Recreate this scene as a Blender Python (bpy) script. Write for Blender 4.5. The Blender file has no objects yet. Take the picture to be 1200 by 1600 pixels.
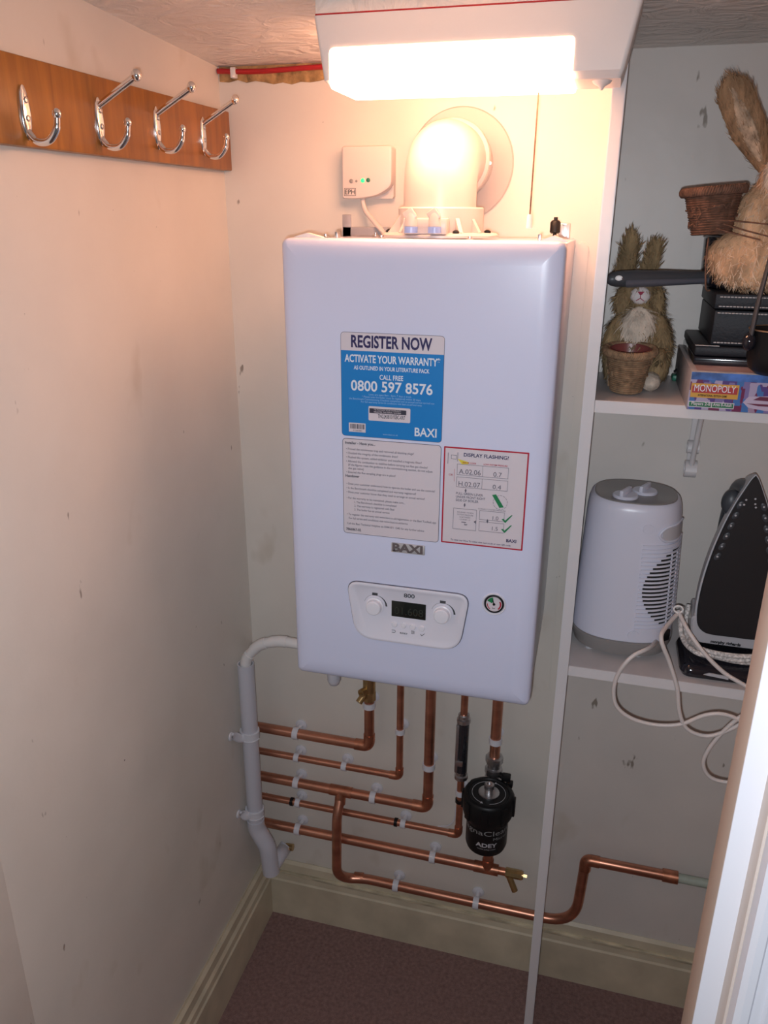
import bpy, bmesh, math, random
from mathutils import Vector, Matrix
random.seed(7)
C = bpy.context.scene.collection
PI = math.pi
# ---------------------------------------------------------------- camera
F, RX, RY, RZ = 1238.66, -.3585, -.0055, .2634
CAM = Vector((.6843, -1.4206, 1.6517))
ROT = Matrix.Rotation(RZ, 3, 'Z') @ Matrix.Rotation(RX, 3, 'X') @ Matrix.Rotation(RY, 3, 'Y')
cd = bpy.data.cameras.new('camera'); cam = bpy.data.objects.new('camera', cd); C.objects.link(cam)
right, fwd, up = ROT.col[0], ROT.col[1], ROT.col[2]
cam.matrix_world = Matrix.Translation(CAM) @ Matrix((right, up, -fwd)).transposed().to_4x4()
cd.sensor_fit = 'VERTICAL'; cd.sensor_height = 36; cd.lens = F * 36 / 1600; cd.clip_start = .01
bpy.context.scene.camera = cam
# ---------------------------------------------------------------- world, flash, exposure
w = bpy.data.worlds.new('world'); bpy.context.scene.world = w; w.use_nodes = True
w.node_tree.nodes['Background'].inputs[0].default_value = (.95, .93, 1, 1)
w.node_tree.nodes['Background'].inputs[1].default_value = .08
vs = bpy.context.scene.view_settings
vs.view_transform = 'Standard'; vs.look = 'None'; vs.gamma = 1; vs.use_curve_mapping = False; vs.exposure = 0
fl = bpy.data.lights.new('phone_flash', 'SPOT'); fl.energy = 26.5; fl.spot_size = math.radians(150); fl.spot_blend = 1; fl.color = (.87, .93, 1.0); fl.shadow_soft_size = .006
flo = bpy.data.objects.new('phone_flash', fl); C.objects.link(flo); flo.location = CAM - right * .012 - up * .022; flo.rotation_euler = (fwd - up*.22).to_track_quat('-Z', 'Y').to_euler()
LAMP_COLOR = (1, .485, .27); LAMP_STRENGTH = 23

# ---------------------------------------------------------------- geometry helpers
def ray(u, v): return ROT @ Vector(((u - 600) / F, 1, -(v - 800) / F))
def pY(u, v, y=0.0): d = ray(u, v); return CAM + d * ((y - CAM.y) / d.y)
def pX(u, v, x=0.0): d = ray(u, v); return CAM + d * ((x - CAM.x) / d.x)
def pZ(u, v, z=0.0): d = ray(u, v); return CAM + d * ((z - CAM.z) / d.z)
def V(*a): return Vector(a)

def box(bm, x0, x1, y0, y1, z0, z1, bev=0, seg=2, mat=None):
    r = bmesh.ops.create_cube(bm, size=1)
    for v in r['verts']:
        v.co = V((x0+x1)/2 + v.co.x*(x1-x0), (y0+y1)/2 + v.co.y*(y1-y0), (z0+z1)/2 + v.co.z*(z1-z0))
    if mat: bmesh.ops.transform(bm, matrix=mat, verts=r['verts'])
    if bev:
        es = list({e for v in r['verts'] for e in v.link_edges})
        bmesh.ops.bevel(bm, geom=es, offset=bev, segments=seg, profile=.5, affect='EDGES')
    return bm

def catmull(pts, n=8, closed=False):
    P = [Vector(p) for p in pts]; out = []
    m = len(P); rng = range(m if closed else m-1)
    for i in rng:
        if closed: a, b, c, d = P[i-1], P[i], P[(i+1) % m], P[(i+2) % m]
        else: a, b, c, d = P[max(i-1, 0)], P[i], P[i+1], P[min(i+2, m-1)]
        for k in range(n):
            t = k/n
            out.append(.5*((2*b)+(-a+c)*t+(2*a-5*b+4*c-d)*t*t+(-a+3*b-3*c+d)*t**3))
    if not closed: out.append(P[-1])
    return out

def tube(bm, pts, r, seg=16, caps=True, flat=1.0):
    P = [Vector(p) for p in pts]; n = len(P)
    rs = r if isinstance(r, (list, tuple)) else [r]*n
    T = []
    for i in range(n):
        t = (P[min(i+1, n-1)] - P[max(i-1, 0)]); T.append(t.normalized())
    ref = V(0, 0, 1) if abs(T[0].z) < .9 else V(0, 1, 0)
    N = (ref - T[0]*ref.dot(T[0])).normalized(); rings = []
    for i in range(n):
        N = (N - T[i]*N.dot(T[i])).normalized(); B = T[i].cross(N)
        rings.append([bm.verts.new(P[i] + (N*math.cos(2*PI*k/seg) + B*math.sin(2*PI*k/seg)*flat)*rs[i]) for k in range(seg)])
    for a, b in zip(rings, rings[1:]):
        for k in range(seg): bm.faces.new((a[k], a[(k+1) % seg], b[(k+1) % seg], b[k]))
    if caps: bm.faces.new(rings[0][::-1]); bm.faces.new(rings[-1])
    return bm

def fillet(pts, rad, n=7):
    P = [Vector(p) for p in pts]; out = [P[0]]
    for i in range(1, len(P)-1):
        r = rad[i-1] if isinstance(rad, (list, tuple)) else rad
        a = (P[i-1]-P[i]); b = (P[i+1]-P[i]); r = min(r, a.length*.49, b.length*.49)
        p0 = P[i]+a.normalized()*r; p1 = P[i]+b.normalized()*r
        for k in range(n+1):
            t = k/n; out.append(p0*(1-t)**2 + P[i]*2*t*(1-t) + p1*t*t)
    out.append(P[-1]); return out

def lathe(bm, prof, c=(0, 0, 0), axis='Z', seg=32, sx=1, sy=1):
    c = Vector(c); rings = []
    for r, h in prof:
        ring = []
        for k in range(seg):
            a = 2*PI*k/seg; x, y = math.cos(a)*r*sx, math.sin(a)*r*sy
            if axis == 'Z': p = V(x, y, h)
            elif axis == 'Y': p = V(x, h, y)
            elif axis == 'X': p = V(h, x, y)
            ring.append(bm.verts.new(c+p))
        rings.append(ring)
    for a, b in zip(rings, rings[1:]):
        for k in range(seg): bm.faces.new((a[k], a[(k+1) % seg], b[(k+1) % seg], b[k]))
    if prof[0][0] > 1e-6: bm.faces.new(rings[0][::-1])
    if prof[-1][0] > 1e-6: bm.faces.new(rings[-1])
    return bm

def cyl(bm, a, b, r, seg=20, r2=None): return tube(bm, [a, b], [r, r2 if r2 is not None else r], seg)

def ellipsoid(bm, c, r, seg=20, rot=None, noise=0):
    res = bmesh.ops.create_uvsphere(bm, u_segments=seg, v_segments=seg//2+2, radius=1)
    for v in res['verts']:
        k = 1 + (random.random()-.5)*noise
        p = V(v.co.x*r[0]*k, v.co.y*r[1]*k, v.co.z*r[2]*k)
        if rot: p = rot @ p
        v.co = p + Vector(c)
    return bm

def prism(bm, poly, axis, d0, d1):
    """poly: list of (a,b); axis Y -> (x,z), X -> (y,z), Z -> (x,y)"""
    def mk(a, b, d): return {'Y': V(a, d, b), 'X': V(d, a, b), 'Z': V(a, b, d)}[axis]
    A = [bm.verts.new(mk(a, b, d0)) for a, b in poly]; B = [bm.verts.new(mk(a, b, d1)) for a, b in poly]
    bm.faces.new(A); bm.faces.new(B[::-1]); n = len(poly)
    for i in range(n): bm.faces.new((A[i], B[i], B[(i+1) % n], A[(i+1) % n]))
    return bm

def rpoly(corners, r, n=6):
    out = RP(); m = len(corners)
    rs = r if isinstance(r, (list, tuple)) else [r]*m
    out.cs = [tuple(c) for c in corners]; out.rs = list(rs); out.n = n
    for i in range(m):
        p = Vector(corners[i]).to_2d(); a = Vector(corners[i-1]).to_2d()-p; b = Vector(corners[(i+1) % m]).to_2d()-p
        q = min(rs[i], a.length*.49, b.length*.49)
        p0 = p+a.normalized()*q; p1 = p+b.normalized()*q
        for k in range(n+1):
            t = k/n; out.append(p0*(1-t)**2 + p*2*t*(1-t) + p1*t*t)
    return out

class RP(list):
    pass
def inset(poly, d):
    if isinstance(poly, RP) and abs(d) > 1e-9:      # rebuild from the sharp corners with smaller radii
        cs = [Vector(c).to_2d() for c in poly.cs]; n = len(cs)
        ar = sum(cs[i].x*cs[(i+1) % n].y-cs[(i+1) % n].x*cs[i].y for i in range(n)); s = 1 if ar > 0 else -1; out = []
        for i in range(n):
            e1 = (cs[i]-cs[i-1]).normalized(); e2 = (cs[(i+1) % n]-cs[i]).normalized()
            n1 = Vector((-e1.y, e1.x))*s; n2 = Vector((-e2.y, e2.x))*s; m = (n1+n2)
            out.append(cs[i]+m*(d/max(m.dot(n1), .2)))
        return rpoly(out, [max(q-d, .0004) for q in poly.rs], poly.n)
    n = len(poly); out = []
    area = sum(poly[i].x*poly[(i+1) % n].y-poly[(i+1) % n].x*poly[i].y for i in range(n))
    s = 1 if area > 0 else -1
    for i in range(n):
        e1 = (poly[i]-poly[i-1]); e2 = (poly[(i+1) % n]-poly[i])
        nn = V(0, 0).to_2d() if False else Vector((0, 0))
        for e in (e1, e2):
            if e.length > 1e-9: e = e.normalized(); nn += Vector((-e.y, e.x))*s
        nn = nn.normalized() if nn.length > 1e-9 else nn
        out.append(poly[i]+nn*d)
    return out

def loft(bm, rings, cap0=True, cap1=True):
    """rings: list of lists of 3D points, same count"""
    R = [[bm.verts.new(p) for p in r] for r in rings]; n = len(R[0])
    for a, b in zip(R, R[1:]):
        for k in range(n): bm.faces.new((a[k], a[(k+1) % n], b[(k+1) % n], b[k]))
    if cap0: bm.faces.new(R[0][::-1])
    if cap1: bm.faces.new(R[-1])
    return bm

def loftY(bm, poly, steps, cap0=True, cap1=True):
    """steps (inset, y)"""
    return loft(bm, [[V(p.x, y, p.y) for p in inset(poly, i)] for i, y in steps], cap0, cap1)

def rect(x0, x1, z0, z1): return [(x0, z0), (x1, z0), (x1, z1), (x0, z1)]

# ---------------------------------------------------------------- object helpers
def obj(name, bm, mat, parent=None, smooth=35, label=None):
    bmesh.ops.recalc_face_normals(bm, faces=bm.faces)
    me = bpy.data.meshes.new(name); bm.to_mesh(me); bm.free()
    for m in (mat if isinstance(mat, list) else [mat]): me.materials.append(m)
    if smooth:
        for p in me.polygons: p.use_smooth = True
        me.set_sharp_from_angle(angle=math.radians(smooth))
    o = bpy.data.objects.new(name, me); C.objects.link(o)
    if parent: attach(o, parent)
    if label: o['label'] = label
    return o

def attach(o, parent):
    o.parent = parent
    if not parent.parent and parent.type == 'EMPTY': o.matrix_parent_inverse = Matrix.Translation(-parent.location)

def thing(name, label, cat, loc, group=None):
    o = bpy.data.objects.new(name, None); C.objects.link(o); o.location = loc; o.empty_display_size = .05
    o['label'] = label; o['category'] = cat
    if group: o['group'] = group
    return o
def tag(o, label, cat, group=None):
    o['label'] = label; o['category'] = cat
    if group: o['group'] = group
    return o
def struct(name, bm, mat, smooth=35):
    o = obj(name, bm, mat, None, smooth); o['kind'] = 'structure'; return o
NB = bmesh.new

# ---------------------------------------------------------------- materials
def mat(name, col, rough=.5, metal=0, var=0, vscale=20, bump=0, bscale=60, emit=None, estr=0, spec=None, alpha=1, trans=0, stretch=None, coat=0, bdist=.001):
    m = bpy.data.materials.new(name); m.use_nodes = True; nt = m.node_tree; b = nt.nodes['Principled BSDF']
    b.inputs['Base Color'].default_value = (*col, 1); b.inputs['Roughness'].default_value = rough; b.inputs['Metallic'].default_value = metal
    if spec is not None: b.inputs['Specular IOR Level'].default_value = spec
    if coat: b.inputs['Coat Weight'].default_value = coat; b.inputs['Coat Roughness'].default_value = .08
    if trans: b.inputs['Transmission Weight'].default_value = trans
    if emit: b.inputs['Emission Color'].default_value = (*emit, 1); b.inputs['Emission Strength'].default_value = estr
    tc = nt.nodes.new('ShaderNodeTexCoord'); mp = nt.nodes.new('ShaderNodeMapping'); nt.links.new(tc.outputs['Object'], mp.inputs[0])
    if stretch: mp.inputs['Scale'].default_value = stretch
    if var:
        n = nt.nodes.new('ShaderNodeTexNoise'); n.inputs['Scale'].default_value = vscale; n.inputs['Detail'].default_value = 6
        nt.links.new(mp.outputs[0], n.inputs['Vector'])
        r = nt.nodes.new('ShaderNodeValToRGB'); r.color_ramp.elements[0].position = .3; r.color_ramp.elements[1].position = .7
        r.color_ramp.elements[0].color = (*[max(0, c*(1-var)) for c in col], 1); r.color_ramp.elements[1].color = (*[min(1, c*(1+var)) for c in col], 1)
        nt.links.new(n.outputs[0], r.inputs[0]); nt.links.new(r.outputs[0], b.inputs['Base Color'])
    if bump:
        n = nt.nodes.new('ShaderNodeTexNoise'); n.inputs['Scale'].default_value = bscale; n.inputs['Detail'].default_value = 5
        nt.links.new(mp.outputs[0], n.inputs['Vector'])
        bp = nt.nodes.new('ShaderNodeBump'); bp.inputs['Strength'].default_value = bump; bp.inputs['Distance'].default_value = bdist
        nt.links.new(n.outputs[0], bp.inputs['Height']); nt.links.new(bp.outputs[0], b.inputs['Normal'])
    return m

def wall_mat(name, col, lo=.735, rough=.42):
    """aged eggshell paint: faint mottling, thin scuffs and dark specks"""
    m = mat(name, col, rough, var=.05, vscale=5, bump=.35, bscale=14, bdist=.004)
    nt = m.node_tree; b = nt.nodes['Principled BSDF']; src = b.inputs['Base Color'].links[0].from_socket
    tc = nt.nodes.new('ShaderNodeTexCoord')
    def layer(scale, st, lo, hi, colr, amt, src):
        mp = nt.nodes.new('ShaderNodeMapping'); mp.inputs['Scale'].default_value = st; mp.inputs['Rotation'].default_value = (.5, .4, 0)
        nt.links.new(tc.outputs['Object'], mp.inputs[0])
        n = nt.nodes.new('ShaderNodeTexNoise'); n.inputs['Scale'].default_value = scale; n.inputs['Detail'].default_value = 3
        nt.links.new(mp.outputs[0], n.inputs['Vector'])
        r = nt.nodes.new('ShaderNodeMapRange'); r.inputs['From Min'].default_value = lo; r.inputs['From Max'].default_value = hi; r.inputs['To Max'].default_value = amt
        nt.links.new(n.outputs[0], r.inputs[0])
        mx = nt.nodes.new('ShaderNodeMixRGB'); mx.inputs[2].default_value = (*colr, 1)
        nt.links.new(r.outputs[0], mx.inputs[0]); nt.links.new(src, mx.inputs[1]); return mx.outputs[0]
    s = layer(34, (1, 1, .45), lo, lo+.03, (.16, .12, .08), .75, src)
    s = layer(85, (1, 1, 1), .775, .80, (.06, .04, .03), .8, s)
    s = layer(9, (1, 1, .6), .66, .74, (.50, .42, .32), .35, s)
    nt.links.new(s, b.inputs['Base Color'])
    return m

def wood_mat(name, c1, c2, axis_scale, rough=.4, coat=.1):
    m = bpy.data.materials.new(name); m.use_nodes = True; nt = m.node_tree; b = nt.nodes['Principled BSDF']
    b.inputs['Roughness'].default_value = rough; b.inputs['Coat Weight'].default_value = coat; b.inputs['Coat Roughness'].default_value = .2
    tc = nt.nodes.new('ShaderNodeTexCoord'); mp = nt.nodes.new('ShaderNodeMapping'); mp.inputs['Scale'].default_value = axis_scale
    nt.links.new(tc.outputs['Object'], mp.inputs[0])
    n = nt.nodes.new('ShaderNodeTexNoise'); n.inputs['Scale'].default_value = 6; n.inputs['Detail'].default_value = 9; n.inputs['Distortion'].default_value = .6
    nt.links.new(mp.outputs[0], n.inputs['Vector'])
    r = nt.nodes.new('ShaderNodeValToRGB'); r.color_ramp.elements[0].position = .35; r.color_ramp.elements[1].position = .65
    r.color_ramp.elements[0].color = (*c1, 1); r.color_ramp.elements[1].color = (*c2, 1)
    nt.links.new(n.outputs[0], r.inputs[0]); nt.links.new(r.outputs[0], b.inputs['Base Color'])
    return m

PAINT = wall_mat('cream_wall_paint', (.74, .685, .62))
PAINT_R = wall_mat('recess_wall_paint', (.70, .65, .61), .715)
CEIL = mat('textured_ceiling_paint', (.83, .77, .72), .38, var=.04, vscale=8)
GLOSS = mat('white_gloss_paint', (.70, .67, .68), .35, bump=.25, bscale=25, bdist=.002)
SKIRT = mat('yellowed_skirting_paint', (.62, .54, .40), .35, var=.12, vscale=14, bump=.4, bscale=30, bdist=.002)
SKIRT_WORN = mat('worn_skirting_top', (.60, .52, .37), .5, var=.4, vscale=45, stretch=(.4, 1, 2), bump=.4, bscale=60)
CARPET = mat('brown_carpet', (.29, .18, .165), .95, var=.22, vscale=120, bump=1, bscale=500, bdist=.003, spec=.1)
JAMB = mat('jamb_paint', (.66, .56, .50), .5, var=.04, vscale=4)
JAMB_W = mat('jamb_white_paint', (.80, .80, .86), .4)
BOILER = mat('boiler_enamel', (.66, .69, .88), .28, coat=.15)
BOILER_IN = mat('control_plastic', (.72, .71, .80), .35)
KNOBM = mat('knob_plastic', (.78, .77, .84), .35)
SEAM = mat('dark_seam', (.10, .10, .14), .5)
WHITE = mat('white_plastic', (.80, .77, .76), .38)
PVC = mat('grey_white_pvc', (.62, .61, .67), .3)
CLIP = mat('clip_plastic', (.72, .71, .76), .35)
CHROME = mat('chrome', (.85, .84, .83), .12, 1)
STEEL = mat('brushed_steel', (.55, .54, .55), .35, 1)
ZINC = mat('zinc_plate', (.36, .35, .38), .5, .15)
COPPER = mat('copper_pipe', (.62, .285, .19), .32, .92, var=.22, vscale=28, stretch=(.35, 1, 1.2), bump=.1, bscale=70)
COPPER2 = mat('tarnished_copper', (.54, .23, .14), .36, .9, var=.28, vscale=50)
BRASS = mat('brass', (.52, .36, .17), .32, .9, var=.15, vscale=60)
BLACK = mat('black_plastic', (.007, .007, .008), .42, spec=.3)
BLACKG = mat('glossy_black', (.012, .012, .018), .12, coat=.3)
DIFF = mat('glowing_diffuser', (.9, .85, .75), .4, emit=LAMP_COLOR, estr=LAMP_STRENGTH)
RED = mat('red_cable', (.42, .015, .02), .4, bump=.5, bscale=200)
PLASTER = mat('torn_plaster', (.40, .24, .10), .9, var=.5, vscale=60, bump=1, bscale=90, bdist=.004)
OAK = wood_mat('orange_stained_wood', (.28, .09, .008), (.42, .15, .014), (9, 9, 1.0))
INK = mat('navy_ink', (.018, .012, .09), .5)
INKK = mat('black_ink', (.03, .028, .05), .5)
INKG = mat('faint_grey_ink', (.12, .11, .15), .5)
PAPER = mat('label_paper', (.66, .60, .65), .5)
BLUE = mat('label_blue', (.004, .20, .56), .4)
WHITEINK = mat('white_ink', (.72, .76, .85), .5)
PALEINK = mat('pale_blue_ink', (.30, .50, .76), .5)
REDINK = mat('red_border_ink', (.42, .005, .03), .45)
GREENINK = mat('green_ink', (.01, .20, .07), .5)
YELLOWINK = mat('yellow_ink', (.70, .60, .06), .5)
LCD = mat('lcd_dark', (.012, .014, .012), .15)
LCDD = mat('lcd_digits', (.028, .032, .024), .4)
GREYP = mat('grey_plastic', (.26, .245, .24), .35)
GREYD = mat('dark_grey_plastic', (.055, .06, .07), .4)
GREYL = mat('light_grey_plastic', (.50, .49, .52), .35)
HEATW = mat('heater_white_plastic', (.64, .65, .76), .32)
DARKIN = mat('dark_inside', (.008, .008, .008), .8)
STRAW = mat('brown_raffia', (.27, .185, .095), .85, var=.45, vscale=70, bump=1, bscale=160, bdist=.003, stretch=(1, 1, .25))
FURO = mat('orange_plush', (.66, .40, .23), .85, var=.45, vscale=45, bump=1, bscale=170, bdist=.004, stretch=(1, 1, .3))
CREAMF = mat('cream_raffia', (.62, .52, .43), .85, var=.25, vscale=60, bump=.8, bscale=120, bdist=.003)
FACEW = mat('white_raffia_face', (.72, .66, .66), .8, bump=.6, bscale=120)
PINK = mat('dark_pink_felt', (.33, .02, .06), .7)
TERRA = mat('terracotta_plastic', (.20, .05, .045), .35)
JUTE = mat('jute_twine', (.27, .17, .10), .9, var=.4, vscale=120, bump=1, bscale=220, bdist=.002)
JUTED = mat('dark_jute_twine', (.17, .085, .055), .9, var=.4, vscale=120, bump=1, bscale=220, bdist=.002)
LEATHER = mat('black_leather', (.014, .016, .022), .5, bump=.5, bscale=300, spec=.25)
STITCH = mat('pale_stitching', (.45, .44, .45), .7)
CORD = mat('cream_cord', (.66, .60, .58), .4)
BRAID = mat('braided_cord', (.62, .58, .56), .8, var=.55, vscale=260, bump=.8, bscale=300)
SOLE = mat('iron_soleplate', (.016, .016, .019), .32)
GREENLED = mat('green_led', (.01, .35, .10), .3, emit=(.02, 1, .22), estr=1.6)
GLASSD = mat('smoked_glass_tube', (.02, .02, .025), .08, coat=.5)
GREENPL = mat('green_plastic', (.02, .16, .10), .4)
SHELFTOP = mat('shelf_top_paint', (.56, .52, .52), .4, var=.08, vscale=12)
MINT = mat('pale_green_pipe_paint', (.42, .47, .40), .5, var=.1, vscale=30)

# artex ceiling: swirled trowel marks as bump
nt = CEIL.node_tree; b = nt.nodes['Principled BSDF']; tc = nt.nodes.new('ShaderNodeTexCoord'); mp = nt.nodes.new('ShaderNodeMapping')
mp.inputs['Scale'].default_value = (1, 1.6, 1); nt.links.new(tc.outputs['Object'], mp.inputs[0])
n1 = nt.nodes.new('ShaderNodeTexNoise'); n1.inputs['Scale'].default_value = 15; n1.inputs['Detail'].default_value = 4; n1.inputs['Distortion'].default_value = 2.5
nt.links.new(mp.outputs[0], n1.inputs['Vector'])
bp = nt.nodes.new('ShaderNodeBump'); bp.inputs['Strength'].default_value = .8; bp.inputs['Distance'].default_value = .012
nt.links.new(n1.outputs[0], bp.inputs['Height']); nt.links.new(bp.outputs[0], b.inputs['Normal'])

# ---------------------------------------------------------------- writing
def text_bm(txt, bold=0.0):
    cu = bpy.data.curves.new('lettering', 'FONT'); cu.body = txt; cu.size = 1; cu.offset = bold; cu.resolution_u = 3
    o = bpy.data.objects.new('lettering', cu); C.objects.link(o)
    dg = bpy.context.evaluated_depsgraph_get(); dg.update()
    me = bpy.data.meshes.new_from_object(o.evaluated_get(dg)); bm = NB(); bm.from_mesh(me)
    bpy.data.objects.remove(o); bpy.data.curves.remove(cu); bpy.data.meshes.remove(me)
    return bm
def text_into(dst, txt, fn, bold=0.0):
    """fn maps normalised (s 0..1 along the line, t: 0 baseline, 1 cap height) to 3D"""
    bm = text_bm(txt, bold)
    if not bm.verts: return
    xs = [v.co.x for v in bm.verts]; x0, x1 = min(xs), max(xs)
    for v in bm.verts: v.co = fn((v.co.x-x0)/max(x1-x0, 1e-6), v.co.y/.70)
    me = bpy.data.meshes.new('t'); bm.to_mesh(me); bm.free(); dst.from_mesh(me); bpy.data.meshes.remove(me)
def front(p, q, h, y):
    """line of text from pixel-located baseline start p to baseline end q on plane y, cap height h metres"""
    a, b_ = pY(*p, y), pY(*q, y)
    return lambda s, t: V(a.x+(b_.x-a.x)*s, y, a.z+(b_.z-a.z)*s + t*h)
def frontz(x0, x1, z, h, y): return lambda s, t: V(x0+(x1-x0)*s, y, z+t*h)

# ================================================================ SETTING
XR = 1.30; YF = -2.0
bm = NB(); box(bm, -.06, XR+.06, 0, .06, -.05, 2.05); struct('wall_back', bm, PAINT)
bm = NB(); box(bm, -.06, 0, -.777, 0, -.05, 2.05); struct('wall_left', bm, PAINT)
bm = NB(); box(bm, -.06, .0018, YF, -.777, -.05, 2.05, .001); struct('trim_5', bm, PAINT)
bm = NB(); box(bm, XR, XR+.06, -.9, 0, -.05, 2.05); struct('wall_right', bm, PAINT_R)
bm = NB(); box(bm, -.06, XR+.06, YF, .06, -.05, 0); struct('floor', bm, CARPET)
bm = NB()
def ceilz(y): return 1.889 - y*.049
for i in range(1):
    prism(bm, [(.06, ceilz(.06)), (YF, ceilz(YF)), (YF, ceilz(YF)+.05), (.06, ceilz(.06)+.05)], 'X', -.06, XR+.06)
struct('ceiling', bm, CEIL)
# recess skin behind the shelves is the same wall in a cooler paint
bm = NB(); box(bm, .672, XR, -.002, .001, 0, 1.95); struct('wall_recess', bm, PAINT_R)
# skirting boards with a moulded top
def skirt_prof(s): return [(0, 0), (0, .158), (-.006*s, .163), (-.012*s, .156), (-.013*s, .135), (-.018*s, .128), (-.019*s, .112), (-.022*s, .108), (-.022*s, 0)]
bm = NB(); prism(bm, skirt_prof(1), 'X', .0, XR); struct('baseboard_back', bm, SKIRT, 25)
bm = NB(); prism(bm, [(-a, b_) for a, b_ in skirt_prof(1)], 'Y', -.777, 0); struct('baseboard_left', bm, SKIRT, 25)
# worn, chipped paint line along the top moulding
bm = NB(); box(bm, .02, XR, -.0195, -.012, .1275, .1352, .001); struct('trim_4', bm, SKIRT_WORN)
# divider panel between the boiler space and the shelves, notched round the low pipe
bm = NB()
prism(bm, [(-.24, 0), (-.24, 1.899), (0, 1.889), (0, .245), (-.06, .245), (-.06, .168), (-.026, .166), (-.026, 0)], 'X', .6665, .6835)
bmesh.ops.bevel(bm, geom=[e for e in bm.edges if all(abs(v.co.y+.24) < 1e-4 for v in e.verts)], offset=.0015, segments=2, affect='EDGES')
struct('wall_divider', bm, GLOSS)
# door lining on the right, near the camera
bm = NB(); box(bm, .845, .95, -.863, -.72, 0, 2.0, .0015); struct('trim_1', bm, JAMB)
bm = NB(); box(bm, .8262, .8455, -.840, -.80, 0, 2.0, .002); struct('trim_2', bm, mat('shaded_jamb_side', (.50, .40, .33), .55))  # door stop; shade of its grazing-lit side is put into this darker beige
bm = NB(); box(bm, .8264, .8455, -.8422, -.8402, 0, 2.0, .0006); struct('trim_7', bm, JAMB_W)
bm = NB()
prism(bm, [(.8475, -.8632), (.8475, -.880), (.852, -.8835), (.858, -.8835), (.860, -.881), (.868, -.881), (.870, -.884), (.95, -.886), (.95, -.8632)], 'Z', 0, 2.0)
struct('trim_3', bm, JAMB_W)
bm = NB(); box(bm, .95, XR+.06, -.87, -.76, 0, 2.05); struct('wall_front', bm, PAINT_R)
# torn paint and plaster along the ceiling edge
bm = NB()
top = []; bot = []
for i in range(41):
    x = .003 + i*(.66/40)
    top.append((x, 1.8885)); bot.append((x, 1.868 + random.uniform(-.004, .003) - .006*math.exp(-((x-.13)/.06)**2)))
prism(bm, top + bot[::-1], 'Y', -.0025, 0); struct('trim_6', bm, PLASTER)

# ================================================================ RED CABLE
t = thing('red_cable', 'red painted cable clipped along the ceiling edge at the back wall', 'cable', (.0, -.006, 1.882))
bm = NB(); tube(bm, catmull([(.002, -.006, 1.882), (.08, -.0065, 1.879), (.2, -.006, 1.882), (.4, -.006, 1.881), (.66, -.006, 1.882)], 8), .0042, 10); obj('cable', bm, RED, t)
bm = NB(); box(bm, .028, .037, -.0125, 0, 1.870, 1.886, .001); cyl(bm, (.0325, -.015, 1.873), (.0325, -.012, 1.873), .0015, 8); obj('cable_clip', bm, WHITE, t, label='white plastic cable clip')

# ================================================================ COAT RACK
t = thing('coat_rack', 'orange-stained wooden board with four chrome coat hooks on the left wall', 'coat rack', (.0, -.5, 1.77))
bm = NB(); box(bm, .0005, .018, -1.05, -.004, 1.724, 1.819, .002); obj('board', bm, OAK, t)
def hook_at(y, z, full, first=None):
    """y,z centre of the back plate; built once then copied"""
    bm = NB(); X = .018
    # oval back plate
    pl = []
    for k in range(24):
        a = 2*PI*k/24; pl.append(Vector((math.cos(a)*.0085, math.sin(a)*.029)))
    loft(bm, [[V(X+d, y+p.x*s, z+p.y*s) for p in pl] for d, s in ((0, 1), (.0025, 1), (.004, .85), (.0045, .5))])
    # lower hook curls out and up
    tube(bm, catmull([(X+.002, y, z-.020), (X+.012, y, z-.030), (X+.028, y, z-.030), (X+.040, y, z-.018), (X+.043, y, z-.004)], 6), [.0042]*20+[.0036]*5, 12)
    ellipsoid(bm, (X+.043, y, z-.002), (.0052, .0052, .006), 12)
    if full:
        tube(bm, catmull([(X+.002, y, z+.018), (X+.016, y, z+.026), (X+.038, y, z+.038), (X+.060, y, z+.050)], 6), .0040, 12)
        ellipsoid(bm, (X+.062, y, z+.052), (.0065, .0065, .0075), 14)
    o = obj('coat_hook', bm, CHROME, t, 50)
    for dz in (.013, -.006):
        bm = NB(); lathe(bm, [(0, .0065), (.0028, .006), (.0036, .0045), (.0036, .002)], (X, y, z+dz), 'X', 12); obj('screw', bm, STEEL, o)
    return o
proto = None
for (u, v, full) in ((40, 176, False), (156, 190, True), (246, 200, True), (318, 213, True)):
    p = pX(u, v, .02)
    hook_at(p.y, p.z, full)

# ================================================================ STRIP LIGHT
t = thing('strip_light', 'white striplight with glowing diffuser and pull cord hung under the ceiling', 'light', (.49, -.29, 1.90))
bm = NB()
x0, x1, zt, zb, yf, yb = .293, .6935, 1.887, 1.806, -.327, -.236
# wedge-ended housing, front and end faces lean inwards towards the bottom
A = rpoly([(x0, yf), (x1, yf), (x1, yb), (x0, yb)], .006, 4)
B = rpoly([(x0+.012, yf+.0003), (x1-.014, yf+.0003), (x1-.014, yb), (x0+.012, yb)], .006, 4)
Cc = rpoly([(x0+.020, yf+.008), (x1-.017, yf+.008), (x1-.017, yb), (x0+.018, yb)], .006, 4)
loft(bm, [[V(p.x, p.y, zt) for p in A], [V(p.x, p.y, zb+.008) for p in B], [V(p.x, p.y, zb) for p in Cc]])
obj('housing', bm, WHITE, t, 40)
bm = NB()
dx0, dx1 = pY(514, 110, yf).x, pY(897, 90, yf).x
zt_l = pY(514, 74, yf).z
loftY(bm, rpoly([(dx0, zb-.0035), (dx1, zb-.0035), (dx1, zt_l), (dx0, zt_l)], [.009, .004, .006, .008], 6), [(.001, yb+.01), (0, yb+.008), (0, yf+.003), (.0008, yf-.0004)])
obj('diffuser', bm, DIFF, t, 40)
bm = NB(); box(bm, x0+.002, x1-.002, yf+.004, yb, zt, ceilz(-.25)+.006); obj('mounting_strip', bm, CEIL, t)
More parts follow.
